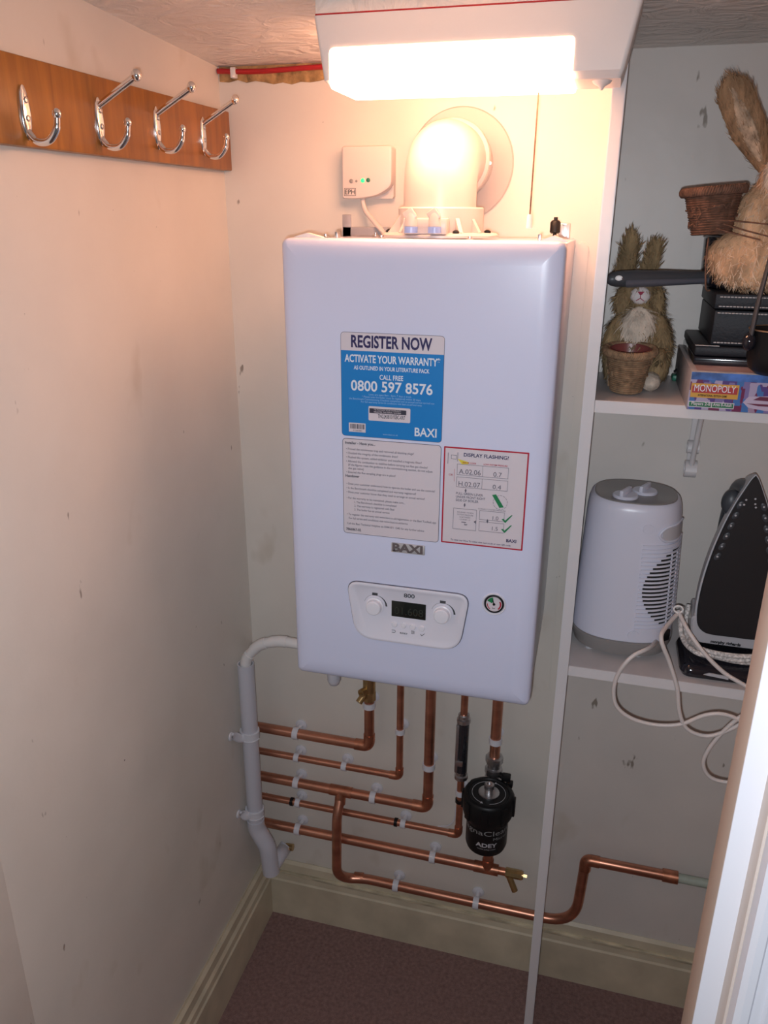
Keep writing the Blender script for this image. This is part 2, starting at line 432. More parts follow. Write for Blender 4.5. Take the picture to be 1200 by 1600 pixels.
bm = NB(); tube(bm, [(x0+.002, yf+.004, zt+.001), (x1-.06, yf+.004, zt+.001)], .0018, 8); obj('edge_cable', bm, RED, t, label='thin red cable along the top edge')
bm = NB(); lathe(bm, [(.012, 0), (.010, -.003), (.004, -.006), (.0015, -.010), (0, -.010)], (pY(941, 125, -.30).x, -.30, zb), 'Z', 20); obj('switch_boss', bm, WHITE, t)
cx = pY(836, 180, -.25); ce = pY(828, 335, -.25)
bm = NB(); tube(bm, [(ce.x+.001, -.25, zb+.004), (ce.x, -.25, ce.z)], .0010, 8); obj('pull_cord', bm, JUTED, t)
bm = NB(); e2 = pY(825, 357, -.25)
lathe(bm, [(.0025, 0), (.0036, -.002), (.0042, -(ce.z-e2.z)+.001), (.003, -(ce.z-e2.z))], (ce.x, -.25, ce.z), 'Z', 16); obj('cord_pull', bm, WHITE, t)

# ================================================================ BOILER
bx0, bx1, bz0, bz1, YB = .236, .6295, .919, 1.621, -.33
t = thing('boiler', 'white wall-hung gas boiler with stickers and control dials on its front', 'boiler', (.433, 0, .919))
bm = NB(); box(bm, bx0+.003, bx1-.003, -.30, -.002, bz0+.004, bz1-.004, .003); obj('casing', bm, BOILER, t)
bm = NB()
po = rpoly(rect(bx0, bx1, bz0, bz1), .012, 6)
loftY(bm, po, [(0, -.292), (0, -.316), (.0012, -.3215), (.004, -.3245), (.012, -.3275), (.022, -.3295), (.030, -.330)])
cover = obj('front_cover', bm, BOILER, t, 60)
# --- top fixings
for u in (476, 844):
    p = pZ(u, 373, 1.623); q = V(p.x, -.29, 1.621); bm = NB(); box(bm, q.x-.002, q.x+.002, -.297, -.283, 1.619, 1.629, .0005); obj('spring_clip', bm, STEEL, t)
for (a, b_) in ((.237, .285), (.590, .629)):
    bm = NB(); prism(bm, [(a, 1.619), (a+.006, 1.622), ((a+b_)/2, 1.627), (b_-.004, 1.622), (b_, 1.619)], 'Y', -.285, -.270)
    obj('cover_lip', bm, WHITE, t)
bm = NB(); p = pY(543, 360, -.03); box(bm, p.x-.008, p.x+.008, -.034, -.032, 1.61, 1.648+.004, .001); box(bm, p.x-.008, p.x+.10, -.034, -.032, 1.60, 1.632, .0005)
obj('hanging_bracket', bm, ZINC, t, label='grey metal bracket rising behind the top left')
bm = NB(); p = pY(882, 360, -.05); box(bm, p.x-.009, p.x+.009, -.052, -.050, 1.60, pY(882, 349, -.05).z, .001)
box(bm, p.x-.0045, p.x-.003, -.0535, -.052, 1.618, 1.640, .0003); box(bm, p.x+.003, p.x+.0045, -.0535, -.052, 1.618, 1.640, .0003); box(bm, p.x-.0045, p.x+.0045, -.0535, -.052, 1.638, 1.6395, .0003)
obj('hanging_bracket', bm, STEEL, t, label='shiny slotted metal plate rising behind the top right')
bm = NB(); p = pY(867, 362, -.09); cyl(bm, (p.x, -.09, 1.612), (p.x, -.09, 1.628), .003, 12); lathe(bm, [(.006, 0), (.008, .002), (.008, .016), (.006, .019), (.003, .020), (.003, .024)], (p.x, -.09, 1.626), 'Z', 18)
obj('air_vent', bm, BLACK, t, label='small black air vent cap on the top right')
for (x, y) in ((.30, -.06), (.36, -.24), (.49, -.24), (.60, -.10), (.26, -.20)):
    bm = NB(); lathe(bm, [(.006, 0), (.006, .003), (.003, .004), (.003, .007), (0, .0075)], (x, y, 1.617), 'Z', 12); obj('screw', bm, STEEL, t)
# --- stickers: blue warranty label
YS = -.3306; YT = -.3310
def q2(u, v, y=YB): p = pY(u, v, y); return (p.x, p.z)
bX0, bZ1 = q2(532, 518); bX1 = q2(693, 600)[0]; bZ0 = q2(534, 680)[1]
def plate(poly, y0, y1): b_ = NB(); prism(b_, [tuple(p) for p in poly], 'Y', y0, y1); return b_
rim = rpoly(rect(bX0, bX1, bZ0, bZ1), .006, 5)
st = obj('sticker', plate(rim, YB+.0005, YB-.0003), SEAM, t, label='blue and white warranty registration sticker')
white_z = pY(533, 546, YB).z
obj('sticker_header', plate(inset(rpoly(rect(bX0, bX1, white_z-.012, bZ1), [.0, .0, .006, .006], 5), .0006), YB, YB-.0005), PAPER, st)
obj('sticker_field', plate(inset(rpoly(rect(bX0, bX1, bZ0, white_z), [.006, .006, .0, .0], 5), .0006), YB, YB-.0006), BLUE, st)
W = bX1-bX0
def S(s): return bX0 + W*s     # fraction across the sticker
def Z(s): return bZ1 - (bZ1-bZ0)*s
bm = NB(); text_into(bm, 'REGISTER NOW', frontz(S(.105), S(.885), Z(.135), .0165, YT), .03); obj('lettering', bm, INK, st, 0)
bm = NB()
text_into(bm, 'ACTIVATE YOUR WARRANTY*', frontz(S(.04), S(.965), Z(.275), .0105, YT), .025)
text_into(bm, 'AS OUTLINED IN YOUR LITERATURE PACK', frontz(S(.13), S(.865), Z(.345), .0056, YT), .02)
text_into(bm, 'CALL FREE', frontz(S(.385), S(.615), Z(.43), .0070, YT), .015)
text_into(bm, '0800 597 8576', frontz(S(.10), S(.90), Z(.545), .0148, YT), .02)
text_into(bm, 'BAXI', frontz(S(.735), S(.95), Z(.95), .0125, YT), .02)
obj('lettering', bm, WHITEINK, st, 0)
bm = NB()
text_into(bm, 'Lines are open 8am - 6pm, 7 days a week.', frontz(S(.28), S(.70), Z(.585), .0028, YT))
text_into(bm, '* Please note the boiler must be registered within 30 days,', frontz(S(.21), S(.79), Z(.61), .0028, YT))
text_into(bm, 'the Benchmark Commissioning Checklist completed and an annual service carried out', frontz(S(.08), S(.92), Z(.635), .0028, YT))
text_into(bm, 'For full warranty terms & conditions visit baxi.co.uk/warranty', frontz(S(.20), S(.80), Z(.66), .0028, YT))
text_into(bm, 'www.baxi.co.uk', frontz(S(.42), S(.57), Z(.965), .0025, YT))
obj('lettering', bm, PALEINK, st, 0)
obj('serial_label', plate(rpoly(rect(S(.275), S(.69), Z(.83), Z(.69)), .002, 3), YB, YT), PAPER, st)
obj('barcode_label', plate(rect(S(.075), S(.245), Z(.955), Z(.865)), YB, YT), PAPER, st)
bm = NB(); prism(bm, rect(S(.285), S(.65), Z(.755), Z(.71)), 'Y', YT, YT-.0002)
text_into(bm, 'TNG243810192BC-KR7', frontz(S(.37), S(.64), Z(.80), .0058, YT-.0003), .01)
x = S(.09)
while x < S(.232):
    wv = random.choice((.0005, .0008, .0012)); prism(bm, rect(x, x+wv, Z(.9228), Z(.875)), 'Y', YT, YT-.0002); x += wv+random.choice((.0005, .0008))
text_into(bm, 'F7200382', frontz(S(.12), S(.21), Z(.947), .0022, YT-.0003))
obj('lettering', bm, INKK, st, 0)
bm = NB(); text_into(bm, 'TO ACTIVATE YOUR WARRANTY', frontz(S(.33), S(.60), Z(.727), .0021, YT-.0004)); text_into(bm, 'REGISTER THIS SERIAL NUMBER', frontz(S(.33), S(.60), Z(.748), .0021, YT-.0004)); obj('lettering', bm, PAPER, st, 0)
# --- installer label
a = q2(535, 684); iX0 = a[0]; iZ1 = a[1]; iX1 = q2(688, 760)[0]; iZ0 = q2(538, 832)[1]
rim = rpoly(rect(iX0, iX1, iZ0, iZ1), .006, 5)
st = obj('sticker', plate(rim, YB+.0005, YB-.0003), SEAM, t, label='grey installer checklist sticker with black writing')
obj('sticker_field', plate(inset(rim, .0008), YB, YB-.0005), PAPER, st)
H_ = iZ1-iZ0; W = iX1-iX0
def S(s): return iX0 + W*s
def Z(s): return iZ1 - H_*s
bm = NB()
for s0, s1, zz, txt in ((.03, .34, .055, 'Installer - Have you...'), (.03, .175, .395, 'Handover'), (.03, .19, .965, '7866867-02')):
    text_into(bm, txt, frontz(S(s0), S(s1), Z(zz), .0040, YT), .02)
obj('lettering', bm, INKK, st, 0)
bm = NB()
L = [(.04, .73, .115, '• Primed the condensate trap and removed all blanking plugs?'), (.04, .57, .157, '• Checked the integrity of the condensate drain?'),
 (.04, .81, .199, '• Flushed the system, added inhibitor and installed a magnetic filter?'), (.04, .87, .241, '• Allowed the combustion to stabilise before carrying out flue gas checks?'),
 (.06, .92, .277, '(If the figures meet the guidance in the commissioning section, do not adjust'), (.06, .22, .313, 'the gas valve)'), (.04, .55, .353, '• Ensured the flue sampling plugs are in place?'),
 (.04, .95, .475, '• Does your customer understand how to operate the boiler and use the controls?'), (.04, .76, .520, '• Is the Benchmark checklist completed and warranty registered?'),
 (.04, .85, .563, '• Does your customer know that they need to arrange an annual service?'),
 (.04, .65, .625, '• For the warranty to be maintained, please make sure...'), (.12, .56, .665, '1. The Benchmark checklist is completed'), (.12, .54, .705, '2. The warranty is registered with Baxi'), (.12, .49, .745, '3. The boiler has an annual service'),
 (.04, .97, .80, '• To register the warranty visit www.baxi.co.uk/registration or the Baxi Toolbelt app'), (.06, .68, .842, 'For full terms and conditions visit www.baxi.co.uk/terms'),
 (.04, .85, .90, 'Call the Baxi Technical Helpline on 0344 871 1545 for any further advice')]
for s0, s1, zz, txt in L: text_into(bm, txt, frontz(S(s0), S(s1), Z(zz), .0033, YT), .006)
obj('lettering', bm, INKG, st, 0)
# --- red bordered display label
a = q2(694, 697); rX0 = a[0]; rZ1 = a[1]; rX1 = q2(822, 780)[0]; rZ0 = q2(690, 847)[1]
rim = rpoly(rect(rX0, rX1, rZ0, rZ1), .001, 2)
st = obj('sticker', plate(rim, YB+.0005, YB-.0003), REDINK, t, label='red-bordered sticker about a flashing display')
obj('sticker_field', plate(inset(rim, .0022), YB, YB-.0005), PAPER, st)
H_ = rZ1-rZ0; W = rX1-rX0
def S(s): return rX0 + W*s
def Z(s): return rZ1 - H_*s
def frame(bm, s0, s1, z0, z1, wd=.0004):
    for r_ in ((S(s0), S(s1), Z(z0)-wd, Z(z0)), (S(s0), S(s1), Z(z1), Z(z1)+wd), (S(s0), S(s0)+wd, Z(z1), Z(z0)), (S(s1)-wd, S(s1), Z(z1), Z(z0))):
        prism(bm, rect(*r_), 'Y', YB-.0004, YT)
bm = NB(); text_into(bm, 'DISPLAY FLASHING?', frontz(S(.24), S(.77), Z(.085), .0052, YT), .02); text_into(bm, 'BAXI', frontz(S(.80), S(.92), Z(.9228), .0048, YT), .03); 
text_into(bm, 'To view our How To video visit baxi.co.uk or scan QR code.', frontz(S(.12), S(.86), Z(.965), .0026, YT), .01)
obj('lettering', bm, INK, st, 0)
bm = NB()
frame(bm, .165, .775, .165, .275); frame(bm, .165, .775, .295, .40); frame(bm, .14, .425, .62, .84); frame(bm, .46, .76, .62, .715); frame(bm, .46, .76, .735, .835)
prism(bm, rect(S(.47), S(.473), Z(.275), Z(.165)), 'Y', YB-.0004, YT); prism(bm, rect(S(.47), S(.473), Z(.40), Z(.295)), 'Y', YB-.0004, YT)
for zz, a_, b_ in ((.262, 'A.02.06', '0.7'), (.388, 'H.02.07', '0.4')):
    text_into(bm, a_, frontz(S(.19), S(.45), Z(zz), .0075, YT)); text_into(bm, b_, frontz(S(.60), S(.70), Z(zz), .0068, YT))
text_into(bm, '1.0', frontz(S(.62), S(.69), Z(.705), .0060, YT)); text_into(bm, '1.5', frontz(S(.62), S(.69), Z(.815), .0060, YT))
for zz, tx, s1 in ((.475, 'PULL GREEN LEVER', .49), (.51, 'UNDER FRONT RIGHT', .52), (.545, 'SIDE OF BOILER', .44)): text_into(bm, tx, frontz(S(.165), S(s1), Z(zz), .0036, YT), .01)
for zz, tx in ((.665, 'RELEASE WHEN'), (.69, 'SYSTEM PRESSURE'), (.715, 'IS BETWEEN'), (.74, '1.0 AND 1.5')): text_into(bm, tx, frontz(S(.19 if len(tx) > 11 else .22), S(.385 if len(tx) > 11 else .35), Z(zz), .0022, YT))
text_into(bm, 'bar', frontz(S(.28), S(.32), Z(.79), .003, YT), .03); text_into(bm, 'CORRECT SYSTEM PRESSURE', frontz(S(.44), S(.77), Z(.61), .0021, YT))
for sx, zz in ((.28, .43), (.275, .58), (.56, .725)):
    prism(bm, [(S(sx)-.0014, Z(zz)), (S(sx), Z(zz)-.0035), (S(sx)+.0014, Z(zz)), (S(sx), Z(zz)+.0035)], 'Y', YB-.0004, YT)
# boiler corner sketch
prism(bm, rect(S(.05), S(.055), Z(.17), Z(.06)), 'Y', YB-.0004, YT); prism(bm, rect(S(.165), S(.17), Z(.14), Z(.05)), 'Y', YB-.0004, YT); frame(bm, .09, .155, .08, .12)
prism(bm, [(S(.395), Z(.745)), (S(.42), Z(.73)), (S(.42), Z(.765))], 'Y', YB-.0004, YT); prism(bm, rect(S(.245), S(.30), Z(.765), Z(.757)), 'Y', YB-.0004, YT)
for s0 in range(14):
    a0 = s0/14*2*PI; prism(bm, [(S(.70)+math.cos(a0+d)*rr, Z(.52)+math.sin(a0+d)*rr*1.05) for d, rr in ((0, .0105), (.33, .0105), (.33, .0101), (0, .0101))], 'Y', YB-.0004, YT)
obj('lettering', bm, INKG, st, 0)
bm = NB(); text_into(bm, 'ERROR CODE', frontz(S(.23), S(.39), Z(.155), .0022, YT), .02); text_into(bm, 'LOW SYSTEM PRESSURE', frontz(S(.48), S(.76), Z(.155), .0022, YT), .02); text_into(bm, 'OR', frontz(S(.07), S(.12), Z(.29), .003, YT)); 
prism(bm, rect(S(.135), S(.138), Z(.345), Z(.22)), 'Y', YB-.0004, YT); obj('lettering', bm, REDINK, st, 0)
bm = NB(); prism(bm, [(S(.17), Z(.115)), (S(.30), Z(.14)), (S(.30), Z(.16)), (S(.22), Z(.165))], 'Y', YB-.0004, YT+.0001); obj('yellow_beam', bm, YELLOWINK, st, 0)
bm = NB(); prism(bm, [(S(.60), Z(.45)), (S(.645), Z(.44)), (S(.745), Z(.565)), (S(.695), Z(.575))], 'Y', YB-.0004, YT-.0002)
for zz in (.69, .795): prism(bm, [(S(.73), Z(zz)), (S(.755), Z(zz-.005)), (S(.77), Z(zz+.012)), (S(.84), Z(zz-.05)), (S(.855), Z(zz-.05)), (S(.775), Z(zz+.035))], 'Y', YB-.0004, YT-.0002)
obj('green_marks', bm, GREENINK, st, 0)
# --- raised badge
a = pY(612, 846, YB); b_ = pY(664, 868, YB)
bm = NB(); box(bm, a.x, b_.x, YB-.003, YB+.001, b_.z+.001, a.z-.001, .0008); bd = obj('badge', bm, mat('silver_badge', (.50, .48, .49), .45, .3), t, label='small metallic name badge')
bm = NB(); text_into(bm, 'BAXI', frontz(a.x+.002, b_.x-.003, b_.z+.0035, .0125, YB-.0034), .045); obj('lettering', bm, mat('badge_letters', (.13, .105, .11), .5), bd, 0)
# --- control panel
cor = [q2(542, 905), q2(736, 926), q2(716, 1019), q2(557, 997)]
cor = [q2(541, 905), (q2(736, 926)[0], q2(541, 905)[1]+.0), (q2(718, 1018)[0], q2(718, 1018)[1]), (q2(556, 996)[0], q2(718, 1018)[1])]
cp = rpoly(cor, [.022, .022, .032, .032], 8)
bm = NB(); loftY(bm, cp, [(0, YB+.001), (0, YB-.0006), (.001, YB-.0008)]); pn = obj('control_panel', bm, SEAM, t, 40, label='pale control panel with two dials and a dark display')
bm = NB(); loftY(bm, cp, [(.0013, YB), (.0013, YB-.0030), (.003, YB-.0038), (.006, YB-.0036), (.0095, YB-.0012)], True, True); obj('bezel', bm, BOILER_IN, pn, 60)
YP = YB-.0012
def arc(bm, c, r0, r1, a0, a1, y, n=14, taper=False):
    pts = []
    for k in range(n+1):
        a = math.radians(a0+(a1-a0)*k/n); rr = r1 if not taper else r0+(r1-r0)*(k/n); pts.append((c[0]+math.cos(a)*rr, c[1]+math.sin(a)*rr))
    for k in range(n, -1, -1):
        a = math.radians(a0+(a1-a0)*k/n); pts.append((c[0]+math.cos(a)*r0, c[1]+math.sin(a)*r0))
    A_ = pts[:n+1]; B_ = pts[n+1:][::-1]
    for k in range(n):
        prism(bm, [A_[k], A_[k+1], B_[k+1], B_[k]], 'Y', y+.0003, y)
for (u, v) in ((584, 949), (690, 962)):
    p = pY(u, v, YB-.008)
    bm = NB(); lathe(bm, [(.0145, 0), (.0145, -.003), (.0125, -.004), (.012, -.011), (.0105, -.0125), (0, -.0128)], (p.x, YP, p.z), 'Y', 36); kn = obj('knob', bm, KNOBM, pn, 40)
    arcs = NB(); arc(arcs, (p.x, p.z+.001), .0175, .0178, 165, 105, YP-.0003); arc(arcs, (p.x, p.z+.001), .0175, .0205, 80, 0, YP-.0003, taper=True)
    box(arcs, p.x-.0045, p.x+.0045, YP-.0005, YP, p.z+.018, p.z+.0225); obj('dial_marks', arcs, GREYD, pn, 0)
a, b_ = pY(612, 938, YP), pY(665, 971, YP); a2 = pY(612, 962, YP)
bm = NB(); box(bm, a.x, b_.x, YP-.0012, YP+.001, a2.z, a.z, .0005); ds = obj('display', bm, LCD, pn)
bm = NB(); text_into(bm, '01.608', frontz(a.x+.005, b_.x-.004, a2.z+.005, .013, YP-.0014)); obj('digits', bm, LCDD, ds, 0)
bm = NB(); p = pY(631, 933, YP); q = pY(648, 935, YP); text_into(bm, '800', frontz(p.x, q.x, p.z, .0068, YP-.0003), .02)
p = pY(625, 990, YP); q = pY(637, 991, YP); text_into(bm, 'RESET', frontz(p.x, q.x, p.z, .0028, YP-.0003), .02)
p = pY(613, 986, YP); arc(bm, (p.x+.003, p.z), .0018, .0024, -90, 90, YP-.0003); box(bm, p.x-.001, p.x+.003, YP-.0005, YP, p.z+.0018, p.z+.0024); box(bm, p.x-.001, p.x+.003, YP-.0005, YP, p.z-.0024, p.z-.0018)
p = pY(645, 988, YP)
for k in range(3): box(bm, p.x-.0028, p.x+.0028, YP-.0005, YP, p.z-.0025+k*.0022, p.z-.0018+k*.0022)
p = pY(660, 992, YP); prism(bm, [(p.x-.0035, p.z+.0005), (p.x-.0028, p.z+.001), (p.x-.001, p.z-.001), (p.x+.0035, p.z+.003), (p.x+.0038, p.z+.0026), (p.x-.001, p.z-.0025)], 'Y', YP-.0003, YP)
obj('lettering', bm, GREYD, pn, 0)
for u, v in ((616.5, 975), (630.5, 977), (645, 979.5), (659, 982)):
    p = pY(u, v, YP); bm = NB(); lathe(bm, [(.0050, 0), (.0048, -.0012), (.0040, -.0022), (0, -.0024)], (p.x, YP, p.z), 'Y', 24); obj('button', bm, KNOBM, pn, 40)
# --- pressure gauge
p = pY(772, 943.5, YB)
bm = NB(); lathe(bm, [(.0185, .001), (.0185, -.0015), (.0175, -.0025), (.0160, -.002), (.0150, 0)], (p.x, YB, p.z), 'Y', 40); g = obj('pressure_gauge', bm, BOILER_IN, t, 40, label='small round pressure gauge with green and red arcs')
bm = NB(); lathe(bm, [(.0148, 0), (.0146, -.002), (.0132, -.0025), (.0122, -.0012), (0, -.0012)], (p.x, YB, p.z), 'Y', 40); obj('rim', bm, BLACK, g, 30)
bm = NB(); lathe(bm, [(.0122, -.0012), (.0121, -.0016), (0, -.0016)], (p.x, YB, p.z), 'Y', 40); obj('dial_face', bm, PAPER, g, 30)
bm = NB(); arc(bm, (p.x, p.z), .0035, .0115, 100, 155, YB-.0018); obj('green_sector', bm, GREENINK, g, 0)
bm = NB(); arc(bm, (p.x, p.z), .0090, .0112, 30, -50, YB-.0018); arc(bm, (p.x, p.z), .0095, .0108, 235, 180, YB-.0018); obj('red_arc', bm, REDINK, g, 0)
bm = NB(); prism(bm, [(p.x-.0007, p.z), (p.x-.003, p.z+.0085), (p.x-.002, p.z+.0087), (p.x+.0009, p.z)], 'Y', YB-.0018, YB-.0024); lathe(bm, [(.0022, -.002), (.0018, -.003), (0, -.003)], (p.x, YB, p.z), 'Y', 16)
text_into(bm, 'bar', frontz(p.x-.0022, p.x+.0022, p.z-.0075, .002, YB-.0019), .02); obj('needle', bm, BLACK, g, 0)
# --- underside fittings
p = pY(522, 1066, -.13); bm = NB(); lathe(bm, [(.0135, .04), (.0135, .006), (.010, -.003), (.004, -.007), (0, -.0075)], (p.x, -.13, p.z), 'Z', 24); obj('trap_cap', bm, PVC, t, 40, label='pale grey condensate trap cap under the bottom left')

# ================================================================ COPPER PIPEWORK
def clip(parent, c, r, along):
    """talon clip: ring round the pipe, neck and round foot on the wall"""
    bm = NB(); c = Vector(c); R = r+.0028; hw = .0065 if r > .009 else .0058
    ax = {'X': V(1, 0, 0), 'Z': V(0, 0, 1)}[along]; o_ = V(0, 0, 1) if along == 'X' else V(1, 0, 0)
    rings = []
    for h, rr in ((-hw, r+.0002), (-hw, R), (hw, R), (hw, r+.0002)):
        rings.append([c + ax*h + (V(0, 1, 0)*math.cos(a) + o_*math.sin(a))*rr for a in [2*PI*k/28 for k in range(28)]])
    loft(bm, rings + [rings[0]], False, False)
    cyl(bm, (c.x, c.y+R-.001, c.z), (c.x, -.003, c.z), .0055, 12)
    lathe(bm, [(.0135, 0), (.0135, -.0022), (.010, -.004), (.006, -.004)], (c.x, -.0004, c.z), 'Y', 24)
    return obj('pipe_clip', bm, CLIP, parent, 35, label='white plastic pipe clip')
def sock(parent, pts, r, rad=None, name='elbow'):
    bm = NB(); P = fillet(pts, rad, 8) if rad else pts
    n = len(P); tube(bm, P, r+.0014, 20); return obj(name, bm, COPPER2, parent, 50)
def ring_(parent, a, b_, r, m=BLACK, name='collar'):
    bm = NB(); cyl(bm, a, b_, r, 20); return obj(name, bm, m, parent)
Y22, Y15 = -.034, -.029
def xz(u, v, y): p = pY(u, v, y); return p.x, p.z
XL = .004
# run 1 : 22 mm gas supply, topmost
ex, ez = xz(577, 1166, Y22); r = .011
t = thing('copper_pipe', 'topmost thick copper pipe turning up under the boiler beside the brass valve', 'pipe', (.1, Y22, ez), 'copper pipe runs under the boiler')
bm = NB(); tube(bm, fillet([(XL, Y22, ez), (ex, Y22, ez), (ex, Y22, .9228)], .02), r, 20); obj('tubing', bm, COPPER, t, 50)
sock(t, [(ex-.032, Y22, ez), (ex, Y22, ez), (ex, Y22, ez+.032)], r, .022)
clip(t, (xz(463, 1153, Y22)[0], Y22, ez), r, 'X'); zc = xz(577, 1101, Y22)[1]; clip(t, (ex, Y22, zc), r, 'Z')
bm = NB(); zv = xz(577, 1085, Y22)[1]; cyl(bm, (ex, Y22, zv-.012), (ex, Y22, zv+.008), .0145, 8); cyl(bm, (ex, Y22, zv+.006), (ex, Y22, .9228), .0135, 16)
cyl(bm, (ex-.008, Y22-.010, zv+.004), (ex-.016, Y22-.024, zv-.008), .0075, 12); cyl(bm, (ex-.004, Y22-.006, zv+.014), (ex-.012, Y22-.022, zv+.014), .0085, 14); box(bm, ex-.0155, ex-.0085, Y22-.0255, Y22-.021, zv+.0125, zv+.0155)
obj('isolation_valve', bm, BRASS, t, 35, label='brass valve below the boiler')
# run 2 : 15 mm
ex, ez = xz(624, 1213, Y15); r = .0076
t = thing('copper_pipe', 'thin copper pipe second from the top, turning up left of the thick vertical pipe', 'pipe', (.1, Y15, ez), 'copper pipe runs under the boiler')
bm = NB(); tube(bm, fillet([(XL, Y15, ez), (ex, Y15, ez), (ex, Y15, .9228)], .014), r, 18); obj('tubing', bm, COPPER, t, 50)
sock(t, [(ex-.022, Y15, ez), (ex, Y15, ez), (ex, Y15, ez+.022)], r, .015)
for u, v in ((464, 1188), (538, 1198)): clip(t, (xz(u, v, Y15)[0], Y15, ez), r, 'X')
clip(t, (ex, Y15, xz(625, 1142, Y15)[1]), r, 'Z')
# run 3 : 22 mm with tee, drop, low run and S bend into the recess
ex, ez = xz(668, 1262, Y22); r = .011; tx = xz(533, 1249, Y22)[0]
t = thing('copper_pipe', 'thick middle copper pipe with a tee dropping to the low run behind the divider', 'pipe', (.2, Y22, ez), 'copper pipe runs under the boiler')
bm = NB(); tube(bm, fillet([(XL, Y22, ez), (ex, Y22, ez), (ex, Y22, .9228)], .02), r, 20); obj('tubing', bm, COPPER, t, 50)
sock(t, [(ex-.034, Y22, ez), (ex, Y22, ez), (ex, Y22, ez+.034)], r, .022)
bm = NB(); cyl(bm, (tx-.026, Y22, ez), (tx+.026, Y22, ez), r+.0014); cyl(bm, (tx, Y22, ez), (tx, Y22-.010, ez-.028), r+.0014); obj('tee', bm, COPPER2, t)
for u, v in ((464, 1230), (583, 1250)): clip(t, (xz(u, v, Y22)[0], Y22, ez), r, 'X')
clip(t, (ex, Y22, xz(672, 1197, Y22)[1]), r, 'Z')
zl = xz(640, 1388, Y22)[1]; YD = -.064
d1 = V(tx, Y22-.006, ez-.015); xr = xz(900, 1400, Y22)[0]
ux = xz(912, 1372, Y22)[0]; uz = xz(990, 1358, Y22)[1]
low = fillet([d1, (tx-.001, YD, ez-.05), (tx-.004, YD, zl+.03), (tx+.012, -.045, zl), (tx+.055, Y22, zl), (xz(800, 1412, Y22)[0], Y22, zl), (ux-.008, Y22, zl), (ux, Y22, uz), (.935, Y22, uz)], [.02, .03, .022, .03, .01, .070, .022], 9)
bm = NB(); tube(bm, low, r, 20); obj('tubing', bm, COPPER, t, 50, label='lower length of copper pipe with an S bend')
sock(t, [(tx+.03, Y22-.003, zl), (tx+.052, Y22, zl)], r, None, 'socket')
sock(t, [(ux, Y22, uz-.026), (ux, Y22, uz), (ux+.028, Y22, uz)], r, .02)
xe = xz(1035, 1367, Y22)[0]; sock(t, [(xe, Y22, uz), (xe+.030, Y22, uz)], r+.001, None, 'socket')
for u, v in ((619, 1380), (744, 1407)): clip(t, (xz(u, v, Y22)[0], Y22, zl), r, 'X')
bm = NB(); tube(bm, [(.93, Y22, uz), (XR-.002, Y22, uz)], .0095, 16); obj('painted_pipe', bm, MINT, t, label='pale green painted pipe end')
# run 4 : 15 mm cold main with slim inline unit
ex, ez = xz(716, 1304, Y15); r = .0076
t = thing('copper_pipe', 'thin copper pipe with two black rings, turning up beside the black filter', 'pipe', (.1, Y15, ez), 'copper pipe runs under the boiler')
ze = xz(722, 1213, Y15)[1]; zt_ = xz(727, 1118, Y15)[1]
bm = NB(); tube(bm, fillet([(XL, Y15, ez), (ex, Y15, ez), (ex, Y15, ze)], .014), r, 18); obj('tubing', bm, COPPER, t, 50)
bm = NB(); cyl(bm, (ex, Y15, zt_), (ex, Y15, .9228), r, 18); obj('tubing', bm, COPPER, t, 50)
sock(t, [(ex-.022, Y15, ez), (ex, Y15, ez), (ex, Y15, ez+.022)], r, .015)
for u, v in ((466, 1262), (630, 1291)): clip(t, (xz(u, v, Y15)[0], Y15, ez), r, 'X')
clip(t, (ex, Y15, xz(718, 1238, Y15)[1]), r, 'Z')
for u, v in ((457, 1261), (619, 1290)):
    x = xz(u, v, Y15)[0]; ring_(t, (x-.004, Y15, ez), (x+.003, Y15, ez), r+.0022)
zk = xz(716, 1250, Y15)[1]; ring_(t, (ex, Y15, zk-.004), (ex, Y15, zk+.004), r+.0025)
t2 = thing('scale_inhibitor', 'slim dark glossy inline unit with chrome nuts on the thin vertical copper pipe', 'pipe fitting', (ex, Y15, ze))
bm = NB(); zz0, zz1 = ze+.014, zt_-.016
lathe(bm, [(.0118, zz0), (.0124, zz0+.004), (.0124, zz1-.004), (.0118, zz1)], (ex, Y15, 0), 'Z', 28); obj('tube_body', bm, GLASSD, t2, 40)
bm = NB(); box(bm, ex-.0135, ex-.006, Y15-.0135, Y15-.002, zz0+.002, zz1-.002, .002); box(bm, ex-.013, ex+.004, Y15-.0137, Y15-.010, zz0+.02, zz0+.034, .001); obj('metal_strip', bm, STEEL, t2)
for z0 in (ze-.006, zt_-.018):
    bm = NB(); lathe(bm, [(.010, z0), (.0145, z0+.002), (.0145, z0+.010), (.011, z0+.012), (.012, z0+.013), (.012, z0+.020), (.010, z0+.022)], (ex, Y15, 0), 'Z', 6 if False else 12); obj('compression_nut', bm, STEEL, t2, 25)
# run 5 : 22 mm return to filter with drain cock
tx, ez = xz(762, 1352, Y22); r = .011; ex5 = xz(787, 1364, Y22)[0]
zb5 = xz(466, 1300, Y22)[1]; ez = (ez+zb5)/2
t = thing('copper_pipe', 'thick copper pipe second from the bottom ending at the brass drain cock', 'pipe', (.1, Y22, ez), 'copper pipe runs under the boiler')
bm = NB(); cyl(bm, (XL, Y22, ez), (tx+.02, Y22, ez), r); obj('tubing', bm, COPPER, t, 50)
bm = NB(); cyl(bm, (tx, Y22, ez), (tx, Y22, .46), r); obj('tubing', bm, COPPER, t, 50)
bm = NB(); cyl(bm, (tx-.030, Y22, ez), (tx+.024, Y22, ez), r+.0016); cyl(bm, (tx, Y22, ez), (tx, Y22, ez+.026), r+.0016); cyl(bm, (tx+.022, Y22, ez), (tx+.045, Y22, ez), .0085); obj('tee', bm, COPPER2, t)
